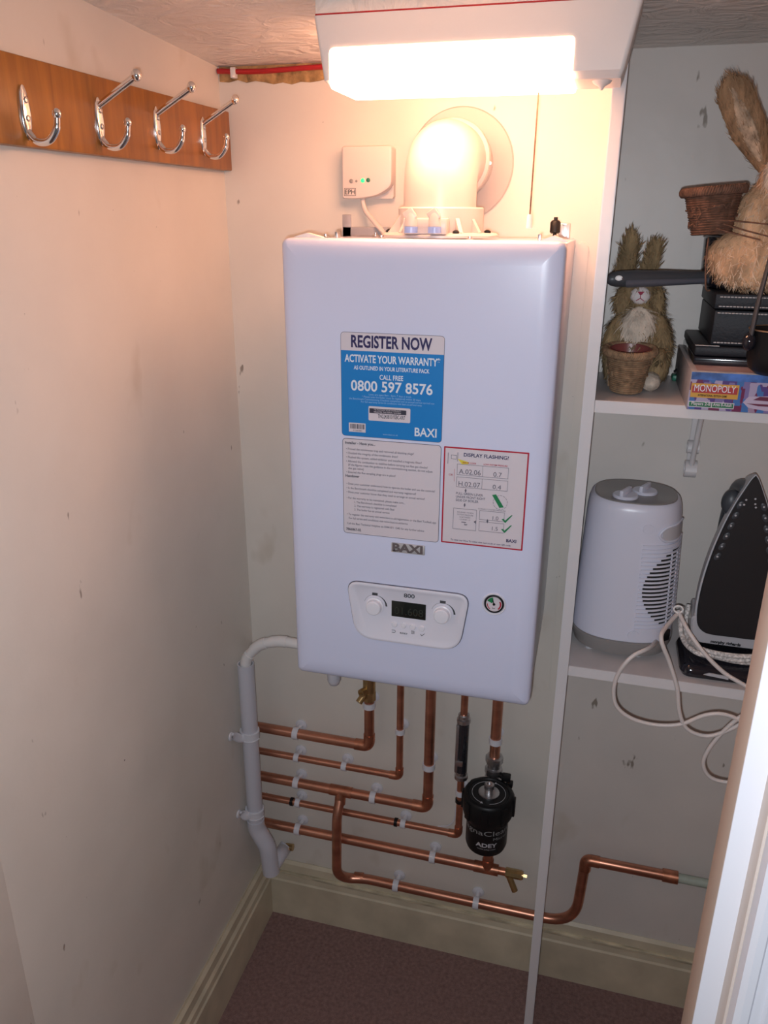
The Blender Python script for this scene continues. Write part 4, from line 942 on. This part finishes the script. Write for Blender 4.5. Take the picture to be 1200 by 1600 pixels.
bm = NB(); box(bm, gx0+.008, gx1-.02, gy0+.006, gy0+.09, gz1, gz1+.0004); obj('printed_lid', bm, mat('lid_print', (.36, .26, .27), .45, var=.3, vscale=30), t)
# small green thing behind the box on the shelf
p = pZ(1057, 585, ZU); bm = NB(); box(bm, p.x-.012, p.x+.016, -.055, -.030, ZU, ZU+.010, .003); t = thing('figurine', 'tiny green and black plastic piece on the shelf between rabbit and game box', 'toy', (p.x, -.04, ZU)); obj('base', bm, GREENPL, t)
bm = NB(); tube(bm, catmull([(p.x-.008, -.045, ZU+.012), (p.x+.002, -.045, ZU+.020), (p.x+.012, -.045, ZU+.013)], 6), .004, 10); box(bm, p.x+.002, p.x+.010, -.058, -.054, ZU+.003, ZU+.008, .001); obj('top', bm, BLACK, t)

# ================================================================ BLACK BOXES
hz = gz1
fx0, _ = xz(1086, 545, -.215); 
t = thing('flat_case', 'flat glossy black case lying on top of the board game box', 'case', (.95, -.12, hz), None)
bm = NB(); box(bm, .8130, 1.16, -.212, -.030, hz+.0006, hz+.0125, .003); obj('base', bm, BLACKG, t)
bm = NB(); box(bm, .8130, 1.16, -.212, -.030, hz+.0135, hz+.027, .003); obj('lid', bm, LEATHER, t)
bm = NB(); box(bm, .8132, .845, -.2125, -.209, hz+.0275, hz+.0285); obj('painted_edge_highlight', bm, STITCH, t, label='pale painted highlight on the lid edge')  # thin pale strip painted in as the highlight on the lid edge
hz2 = hz+.0278
t = thing('storage_box', 'black leather-look box with pale stitching standing under the big rabbit', 'box', (.95, -.12, hz2))
bxa, bxb, bya, byb, bza, bzb = .833, 1.10, -.205, -.030, hz2+.0004, 1.552
bm = NB(); box(bm, bxa, bxb, bya, byb, bza, bza+.048, .002); obj('body', bm, LEATHER, t)
bm = NB(); box(bm, bxa-.002, bxb+.002, bya-.002, byb, bza+.0500, bzb, .002); obj('lid', bm, LEATHER, t)
bm = NB()
for z in (bza+.004, bza+.0445, bza+.0535, bzb-.004):
    x = bxa+.004
    while x < bxb-.004: box(bm, x, x+.0036, bya-.0028, bya-.0005 if z < bza+.05 else bya-.0018, z-.0006, z+.0008); x += .0046
obj('stitching', bm, STITCH, t, 0)

# ================================================================ SAUCEPAN WITH LONG HANDLE
t = thing('saucepan', 'dark saucepan behind the big rabbit, its long grey handle reaching left', 'saucepan', (.895, -.083, 1.5525))
bm = NB(); lathe(bm, [(0, 1.5530), (.062, 1.5530), (.067, 1.558), (.069, 1.622), (.071, 1.624), (.069, 1.626), (.066, 1.622), (.064, 1.560), (0, 1.557)], (.887, -.080, 0), 'Z', 48); obj('pan_body', bm, BLACKG, t, 40)
h0 = pY(949, 434, -.185); 
bm = NB()
def hprof(x, y, zc, hh, wd, n=16):
    return [V(x+math.cos(a)*wd*.25, y+math.cos(a)*wd*.97, zc+math.sin(a)*hh) for a in [2*PI*k/n for k in range(n)]]
xs = [0, .0015, .006, .013, .03, .06, .09, .118, .145]; hh = [.003, .0065, .0095, .0112, .0120, .0114, .0100, .0085, .008]; wd = [.003, .007, .011, .0135, .0145, .013, .011, .009, .009]
rings = [hprof(h0.x+.0+x, -.190+x*.38, h0.z-.0015+x*.02, a, b_) for x, a, b_ in zip(xs, hh, wd)]
loft(bm, rings); hd = obj('handle', bm, GREYD, t, 50)
bm = NB(); rings = [hprof(h0.x+x, -.1915+x*.38, h0.z-.0055+x*.02-a*.1, a*.62, b_*1.04) for x, a, b_ in zip(xs, hh, wd)][4:]
loft(bm, rings); obj('handle_underside', bm, mat('mid_grey_plastic', (.10, .105, .13), .4), hd, 50, label='lighter grey underside of the handle')
pe = pY(967, 434.5, -.205); bm = NB(); tube(bm, [(pe.x+math.cos(a)*.0045, -.2052+.0, pe.z+math.sin(a)*.003) for a in [2*PI*k/20 for k in range(20)]], .0008, 6); lathe(bm, [(0, -.0008), (.0038, -.0008), (.0038, .002)], (pe.x, -.2045, pe.z), 'Y', 16, 1, .6); obj('hanging_hole', bm, WHITE, hd)

# ================================================================ BIG RABBIT
yr = -.188
t = thing('straw_rabbit', 'large orange-brown plush rabbit with tall ears, cut off by the right edge', 'rabbit ornament', (.90, yr, 1.5535))
furry('body', [((.880, yr, 1.600), (.066, .034, .044), None), ((.900, yr, 1.640), (.062, .032, .065), Ry(8)), ((.918, yr-.004, 1.690), (.054, .034, .052), None)], FURO, t, 4600, .012, .00055, lift=.7, jitter=.8)
furry_tufts('pale_tufts', [((.880, yr-.001, 1.600), (.0655, .034, .0435), None), ((.900, yr-.001, 1.640), (.0615, .032, .064), Ry(8)), ((.918, yr-.005, 1.690), (.0535, .034, .051), None)], mat('pale_plush', (.78, .58, .42), .85, var=.2, vscale=60), t, 2600, .013, .0005, lift=.8, jitter=.8)
furry('head', [((.925, yr-.008, 1.745), (.048, .040, .042), None)], FURO, t, 1400, .012, .00055, lift=.6)
e0 = pY(1195, 262, yr); e1 = pY(1140, 122, yr); ec = (e0+e1)/2; L2 = (e1-e0).length/2
ang = -math.degrees(math.atan2(e0.x-e1.x, e1.z-e0.z))
def ear_at(c, L2, ang, W_):
    bm = NB(); rt = Matrix.Rotation(math.radians(ang), 3, 'Y'); rings = []
    for k in range(13):
        s_ = k/12; w_ = W_*(min(1, (.35+s_*1.6))*(1 if s_ < .8 else math.sqrt(max(.06, 1-((s_-.8)/.21)**2))))
        rings.append([Vector(c) + rt @ V(math.cos(a)*w_, math.sin(a)*.005 + .006*(math.cos(a)**2), (s_*2-1)*L2) for a in [2*PI*j/14 for j in range(14)]])
    loft(bm, rings); bmesh.ops.recalc_face_normals(bm, faces=bm.faces); bm.normal_update(); src = bm.copy(); fibres(bm, src, 900, .012, .0006, down=rt @ V(0, 0, 1), lift=.35, jitter=.35); src.free()
    me = bpy.data.meshes.new('ear'); bm.to_mesh(me); bm.free(); me.materials.append(mat('raffia_ear', (.33, .20, .11), .85, var=.45, vscale=60, bump=1, bscale=170, bdist=.004, stretch=(1, 1, .2)))
    o = bpy.data.objects.new('ear', me); C.objects.link(o); attach(o, t)
    bm = NB()
    rings = []
    for k in range(9):
        s_ = .10+k/8*.78; w_ = W_*.42*math.sin(PI*min(1, .1+k/8*.86))
        rings.append([Vector(c) + rt @ V(math.cos(a)*max(w_, .001)-.002, -.0035+math.sin(a)*.003, (s_*2-1)*L2) for a in [2*PI*j/10 for j in range(10)]])
    loft(bm, rings); bmesh.ops.recalc_face_normals(bm, faces=bm.faces); bm.normal_update(); src = bm.copy(); fibres(bm, src, 350, .010, .0006, down=rt @ V(0, 0, 1), lift=.3, jitter=.3); src.free()
    obj('ear_lining', bm, mat('pale_ear_lining', (.50, .36, .25), .85, var=.4, vscale=80, bump=1, bscale=150, bdist=.003), o, 0)
ear_at(ec, L2*1.04, ang, .0225)
ear_at((.960, yr, 1.80), .06, 14, .023)
furry('chest', [((.893, yr-.020, 1.704), (.026, .025, .030), None)], CREAMF, t, 900, .014, .0006, lift=.5)
bm = NB()
for k, (u0, v0, u1, v1) in enumerate(((1105, 345, 1200, 352), (1130, 350, 1200, 376), (1118, 356, 1150, 372))):
    a = pY(u0, v0, yr-.045); b_ = pY(u1, v1, yr-.048); tube(bm, catmull([a, (a+b_)/2+V(0, 0, .002), b_+V(.03, 0, -.002)], 6), .0009, 6)
tube(bm, catmull([pY(1107, 372, yr-.03), pY(1103, 410, yr-.045), pY(1103, 450, yr-.035), pY(1109, 454, yr-.03)], 6), .0012, 6)
obj('twine_tie', bm, JUTED, t, label='thin brown twine tied round the body')
pb = pY(1112, 372, -.185)
pc = pY(1117, 334, -.200)
twine_pot('basket', 'dark twine-wrapped basket held out by the large rabbit', (pc.x-.001, -.200, pY(1110, 366, -.2).z), .0365, .0250, .056, JUTED, TERRA, Ry(-5))

# ================================================================ SECOND POT AT THE RIGHT EDGE
px0 = pY(1166, 520, -.235).x
cxp = px0+.041
t = thing('casserole_pot', 'dark pot with a thin copper rim at the right edge of the upper shelf', 'pot', (cxp, -.235, gz1))
yc = -.262; zb0 = gz1-.0
zr = pY(1185, 521, -.30).z
bm = NB(); lathe(bm, [(0, zb0+.0006), (.026, zb0+.0008), (.035, zb0+.008), (.0395, zb0+.022), (.0405, zr-.002), (.0415, zr), (.040, zr+.001), (.038, zr-.004), (.034, zb0+.02), (0, zb0+.01)], (cxp, -.256, 0), 'Z', 48); obj('pot_body', bm, BLACK, t, 40)
bm = NB(); tube(bm, [(cxp+math.cos(a)*.0411, -.256+math.sin(a)*.0411, zr+.0008) for a in [2*PI*k/48 for k in range(49)]], .0011, 6); obj('rim', bm, mat('copper_rim', (.55, .35, .22), .3, .8), t, 50)
h1 = pY(1174, 522, -.272); h2 = pY(1199, 420, -.262); h3 = pY(1207, 390, -.26)
bm = NB(); tube(bm, catmull([h1+V(0, .01, -.006), h1, (h1+h2)/2+V(-.001, 0, 0), h2, h3], 6), .0062, 12, flat=.45); obj('handle', bm, GREYD, t, 50)
bm = NB(); ellipsoid(bm, h1+V(-.001, 0, -.010), (.009, .009, .012), 16); cyl(bm, h1+V(-.002, -.008, -.004), h1+V(-.002, -.011, -.004), .003, 12); obj('handle_rivet', bm, BLACKG, t, 50)

# ================================================================ FAN HEATER
hx, hy, z0 = .7665, -.118, ZL_
p_l = pY(893, 960, hy).x; p_r = pY(1053, 960, hy).x; tl = pY(919, 785, hy).x; tr = pY(1066, 785, hy).x
hxb = (p_l+p_r)/2; hxt = (tl+tr)/2; rb = (p_r-p_l)/2; rt = (tr-tl)/2; hx = (hxb+hxt)/2
hx = hxb; ztop = pY(985, 770, hy).z - .004; H = ztop-z0
t = thing('fan_heater', 'white oval fan heater with two top dials standing on the lower shelf', 'heater', (hx, hy, z0))
def se(x, y, z, rx_, ry_, n=64, e=2.5):
    out = []
    for k in range(n):
        a = 2*PI*k/n; c_, s_ = math.cos(a), math.sin(a)
        out.append(V(x+math.copysign(abs(c_)**(2/e), c_)*rx_, y+math.copysign(abs(s_)**(2/e), s_)*ry_, z))
    return out
ryb, ryt = .078, .070
def hring(s, k=1.0, dz=0):   # s 0..1 up the body
    x = hxb+(hxt-hxb)*s*.9; rx_ = (rb+(rt-rb)*s)*k; return se(x, hy, z0+.006+H*s+dz, rx_, (ryb+(ryt-ryb)*s)*k)
bm = NB(); loft(bm, [hring(.0, .80), hring(.01, .93), hring(.07, 1.005), hring(.105, 1.015), hring(.11, .98)]); obj('base', bm, GREYP, t, 40)
bm = NB(); loft(bm, [hring(.11, .98), hring(.115, 1.0), hring(.5, 1.0), hring(.90, 1.0), hring(.955, .985), hring(.985, .955), hring(1.0, .90)]); shell = obj('shell', bm, HEATW, t, 40)
bm = NB(); loft(bm, [hring(.99, .89), hring(1.004, .885), hring(1.007, .86), hring(1.0045, .84)]); obj('top_panel', bm, GREYP, t, 40)
for (dx, dy) in ((-.017, -.030), (.014, .001)):
    p = V(hxt+dx, hy+dy, 0); bm = NB(); lathe(bm, [(.0205, 0), (.0205, .003), (.0185, .005), (0, .0055)], (p.x, p.y, z0+.0065+H), 'Z', 32)
    box(bm, -.0032, .0032, -.018, .018, .003, .015, .002, mat=Matrix.Translation((p.x, p.y, z0+.006+H)) @ Matrix.Rotation(math.radians(-25), 4, 'Z')); obj('dial', bm, HEATW, t, 40)
bm = NB()
for k in range(6): box(bm, .0, .001, -.001, .001, 0, .0004)
# handle recess on the right shoulder
def hside(u, s, off=.0):
    """point on the shell at angle u (deg, -90 front) and height fraction s"""
    x = hxb+(hxt-hxb)*s*.9; rx_ = rb+(rt-rb)*s+off; ry_ = ryb+(ryt-ryb)*s+off; a = math.radians(u); c_, s_ = math.cos(a), math.sin(a); e = 2.5
    return V(x+math.copysign(abs(c_)**(2/e), c_)*rx_, hy+math.copysign(abs(s_)**(2/e), s_)*ry_, z0+.006+H*s)
bm.free(); bm = NB()
def patch(bm, a0, a1, s0, s1, off, n=10, m=6, shape=None, th=.0015):
    g_ = []
    for j in range(m+1):
        row = []
        for i in range(n+1):
            row.append(hside(a0+(a1-a0)*i/n, s0+(s1-s0)*j/m, off))
        g_.append([bm.verts.new(p) for p in row])
    for j in range(m):
        for i in range(n): bm.faces.new((g_[j][i], g_[j][i+1], g_[j+1][i+1], g_[j+1][i]))
patch(bm, -60, -8, .785, .865, .0012, 16); obj('handle_recess', bm, GREYL, t, 50, label='grey grip recess below the top right')
bm = NB(); tube(bm, catmull([hside(a, s_, .001) for a, s_ in ((-8, .875), (-35, .878), (-55, .868), (-64, .825), (-55, .785), (-35, .776), (-8, .776))], 5), .0022, 8); obj('grip_edge', bm, HEATW, t, 50)
# circular dark opening with louvres
bm = NB(); bl = NB(); nsl = 22
for j in range(nsl):
    s = .185+(.76-.185)*(j+.5)/nsl
    dz = (s-.47)/.265; half = 1-dz*dz
    if half > 0:
        hw = math.sqrt(half); a0 = -20-58*hw
        ds = (.575/nsl)*.5
        patch(bm, a0, -4, s-ds*1.02, s+ds*1.02, .0008, 14, 1)
    a0 = -63
    # louvre slat bar
    q = [hside(a, s+.010, .0022) for a in [-82+i*6 for i in range(14)]]
    P_ = [p for p in q]
    rings = []
    for i, p in enumerate(P_):
        nrm = V(p.x-hx, (p.y-hy)*1.3, 0).normalized(); th = .0022 if 0 < i < 13 else .0006
        rings.append([p+nrm*th*.2+V(0, 0, -.0018), p-nrm*.003+V(0, 0, -.0012), p-nrm*.003+V(0, 0, .0012), p+nrm*th*.1+V(0, 0, .0012)])
    loft(bl, rings)
obj('grille_opening', bm, DARKIN, t, 50, label='dark round grille opening'); obj('louvres', bl, HEATW, t, 30)
bm = NB()
for a in (-40, -26, -12): tube(bm, [hside(a, .20+.5*i/10, .001) for i in range(11)], .0016, 6)
obj('grille_bars', bm, HEATW, t, 40)
bm = NB(); p = hside(-40, .15, .002); nn = V(p.x-hx, (p.y-hy)*1.3, 0).normalized()
an = math.atan2(nn.y, nn.x); box(bm, -.002, .002, -.010, .010, -.010, .010, .001, mat=Matrix.Translation(p) @ Matrix.Rotation(an, 4, 'Z')); obj('switch', bm, BLACK, t, label='small black rocker switch at the foot')
for a, s in ((-78, .86), (-82, .165)):
    bm = NB(); p = hside(a, s, 0); nn = V(p.x-hx, (p.y-hy)*2, 0).normalized(); tube(bm, [p-nn*.002, p+nn*.0012], [.009, .0085], 20); obj('screw_cover', bm, HEATW, t, 30)
for dx, dy in ((-.05, -.045), (.03, -.05), (.05, .03), (-.05, .03)):
    bm = NB(); cyl(bm, (hx+dx, hy+dy, z0), (hx+dx, hy+dy, z0+.012), .007, 14); obj('foot', bm, GREYL, t)
Yc = -.262
def cordpts(L_, ys=None): return [pY(u, v, Yc if ys is None else ys[i]) for i, (u, v) in enumerate(L_)]
bm = NB()
tube(bm, catmull([pZ(1030, 992, ZL_+.010), pY(1018, 1010, -.228)] + cordpts([(985, 1028), (962, 1062), (961, 1098), (982, 1120), (1020, 1132), (1062, 1132), (1100, 1118), (1130, 1116), (1160, 1128), (1185, 1150)]), 8), .0034, 12)
tube(bm, catmull([pY(1060, 958, -.19), pY(1042, 978, -.228)] + cordpts([(1033, 998), (1046, 1035), (1058, 1075), (1062, 1115), (1075, 1140), (1105, 1150), (1140, 1140), (1175, 1120)]), 8), .0034, 12)
tube(bm, catmull(cordpts([(1185, 1105), (1150, 1125), (1115, 1160), (1099, 1190), (1108, 1213), (1135, 1222), (1165, 1218)]), 8), .0034, 12)
obj('power_cord', bm, CORD, t, 60, label='cream power cord looping down off the shelf')
bm = NB(); p = pZ(1026, 1000, ZL_); box(bm, p.x-.006, p.x+.008, p.y+.0, p.y+.03, ZL_+.0006, ZL_+.016, .003); obj('plug', bm, WHITE, t)

# ================================================================ STEAM IRON (standing on its heel)
icx = pY(1157, 900, -.17).x + .0055; 
t = thing('steam_iron', 'steam iron standing on its heel with its black soleplate facing out', 'iron', (icx, -.13, ZL_))
yb0 = -.168; zS = pY(1150, 997, yb0).z; tip = pY(1186, 748, -.148)
Lz = tip.z-zS; icx = tip.x - .002
def sole_outline(sc=1.0, n=20):
    """half-widths from bottom (s=0) to tip (s=1)"""
    pts = []
    prof = [(0, .0), (.0, .030), (.012, .044), (.05, .054), (.12, .0575), (.25, .0570), (.4, .0525), (.55, .0450), (.7, .0345), (.82, .0235), (.92, .0120), (.975, .005), (1.0, 0)]
    P_ = catmull([V(w_, 0, s_) for s_, w_ in prof], 4)
    R_ = [(p.x*sc, p.z) for p in P_]
    return [(icx+w_, s_) for w_, s_ in R_] + [(icx-w_, s_) for w_, s_ in R_[-2:0:-1]]
def siron(pt, y): return V(pt[0], y + pt[1]*.03, zS + (pt[1]-.5)*Lz*1.0 + Lz*.5)
def ring_iron(sc, y, dz=0, shr=1):
    return [V(p[0], y+p[1]*.03, zS+dz+((p[1]-.45)*shr+.45)*Lz) for p in sole_outline(sc)]
bm = NB(); loft(bm, [ring_iron(1.0, yb0+.006), ring_iron(1.0, yb0+.001), ring_iron(.985, yb0, 0, .995)]); sp = obj('soleplate', bm, SOLE, t, 40)
bm = NB(); loft(bm, [ring_iron(1.05, yb0+.006, 0, 1.015), ring_iron(1.07, yb0+.014, -.002, 1.02), ring_iron(1.02, yb0+.035, -.003, .98), ring_iron(.7, yb0+.075, .0, .85), ring_iron(.5, yb0+.090, .0, .75)]); obj('body', bm, GREYL, t, 40)
# heel skirt below the soleplate carrying the printing
bm = NB(); hk = rpoly([(icx-.066, zS+.028), (icx+.066, zS+.028), (icx+.060, zS-.022), (icx-.060, zS-.022)], [.012, .012, .02, .02], 5)
loft(bm, [[V(p.x, yb0+.085, p.y) for p in inset(hk, .006)], [V(p.x, yb0+.010, p.y) for p in hk], [V(p.x, yb0+.0062, p.y) for p in inset(hk, .003)]]); hl = obj('heel', bm, GREYL, t, 40)
bm = NB(); yy = yb0+.0058
a = pY(1110, 1004, yy); b_ = pY(1156, 1004, yy); zz = a.z
text_into(bm, 'morphy richards', frontz(a.x, b_.x+.002, zz, .0052, yy), .05)
for k, tx in enumerate(('MODEL No. 40675  220-240V~ 50-60Hz', '2200-2600W  MADE IN CHINA', 'MORPHY RICHARDS LTD  MEXBOROUGH')): text_into(bm, tx, frontz(a.x-.014+k*.004, a.x+.030, zz-.0042-k*.003, .0021, yy), .01)
text_into(bm, 'C E', frontz(b_.x-.006, b_.x+.004, zz-.009, .0048, yy)); obj('lettering', bm, BLACK, hl, 0)
bm = NB()
for sgn in (-1, 1):
    for k in range(6):
        s_ = .50+.065*k; wv = .0425-.0048*k
        base = V(icx+sgn*wv*.93, yb0+s_*.03, zS+s_*Lz)
        ellipsoid(bm, base+V(0, -.0002, 0), (.0045, .0016, .0075), 14, Ry(sgn*-28)); 
obj('steam_groove', bm, GREYD, sp, 60)
bm = NB()
for sgn in (-1, 1):
    for k in range(6):
        s_ = .50+.065*k; wv = .0425-.0048*k
        base = V(icx+sgn*wv*.93, yb0+s_*.03, zS+s_*Lz); lathe(bm, [(.0016, -.0030), (.0010, -.0022), (0, -.0020)], (base.x-.0005, base.y, base.z+.001), 'Y', 10)
for dx, s_ in ((-.010, .86), (.003, .87), (-.012, .83), (.004, .84), (.0055, .82)):
    lathe(bm, [(.0016, -.0014), (.0010, -.0010), (0, -.0008)], (icx+dx, yb0+s_*.03, zS+s_*Lz), 'Y', 10)
obj('steam_hole', bm, GREYL, sp, 60)
bm = NB(); tube(bm, catmull([(icx-.010, yb0+.07, zS+.06), (icx-.014, yb0+.115, zS+.09), (icx-.014, yb0+.125, zS+.16), (icx-.010, yb0+.095, zS+.225), (icx-.004, yb0+.05, zS+.235)], 8), .014, 18); obj('handle', bm, GREYD, t, 60)
bm = NB(); ellipsoid(bm, (icx-.026, yb0+.055, zS+Lz*.80), (.015, .014, .022), 18); obj('spray_tank', bm, GREYD, t, 60)
bm = NB(); ellipsoid(bm, (0, 0, 0), (1, 1, 1), 8); bm.free()
# heel foot and wrapped cord
hpx = pZ(1060, 1043, ZL_).x
bm = NB(); ft = rpoly([(hpx-.001, -.222), (icx+.075, -.222), (icx+.075, -.105), (hpx-.001, -.105)], [.02, .03, .03, .02], 6)
loft(bm, [[V(p.x, p.y, ZL_+.0008) for p in inset(ft, .004)], [V(p.x, p.y, ZL_+.008) for p in ft], [V(p.x, p.y, ZL_+.016) for p in inset(ft, .003)], [V(p.x, p.y, ZL_+.022) for p in inset(ft, .014)]]); ho = obj('heel_rest', bm, BLACKG, t, 50, label='glossy black heel rest')
bm = NB(); a = pY(1108, 1052, -.2232); b_ = pY(1138, 1062, -.2232); prism(bm, [(a.x-.008, a.z-.004), (a.x, a.z), (b_.x, a.z-.0015), (b_.x, a.z-.007)], 'Y', -.2236, -.2215); obj('name_strip', bm, GREYL, ho, 0)
bm = NB()
for k in range(3):
    pts = []
    for j in range(36):
        a = 2*PI*j/36; pts.append(V(icx+math.cos(a)*(.064+.0025*k)+.002*math.sin(3*a+k), -.150+math.sin(a)*(.050+.002*k), ZL_+.0262+k*.0050-.004*math.sin(a)+.002*math.sin(2*a+k*2)))
    pts.append(pts[0]); tube(bm, pts, .0041, 10)
tube(bm, catmull([pY(1066, 948, -.13), pY(1063, 975, -.15), pY(1068, 1000, -.17), pY(1085, 1018, -.205), pY(1110, 1026, -.212)], 8), .0041, 10)
tube(bm, catmull([pY(1076, 945, -.12), pY(1071, 975, -.14), pY(1075, 998, -.16), pY(1092, 1012, -.20)], 8), .0041, 10)
obj('braided_cord', bm, BRAID, t, 60, label='white flecked braided cord wound round the heel')
# white cord from behind the heater crossing to the right
t = thing('cable', 'cream cable running from the heater corner down across the iron to the right', 'cable', pY(1060, 955, -.21))
bm = NB(); tube(bm, catmull([pY(1060, 955, -.19), pY(1075, 985, -.225), pY(1100, 1020, -.24), pY(1130, 1050, -.245), pY(1162, 1070, -.25), pY(1195, 1090, -.25)], 8), .0034, 12); obj('flex', bm, CORD, t, 60)
bm = NB(); p = pY(1060, 952, -.195); bm = NB(); tube(bm, [p+V(math.cos(a)*.007, 0, math.sin(a)*.006) for a in [2*PI*k/20 for k in range(21)]], .0016, 8); obj('grommet', bm, WHITE, t, 60)
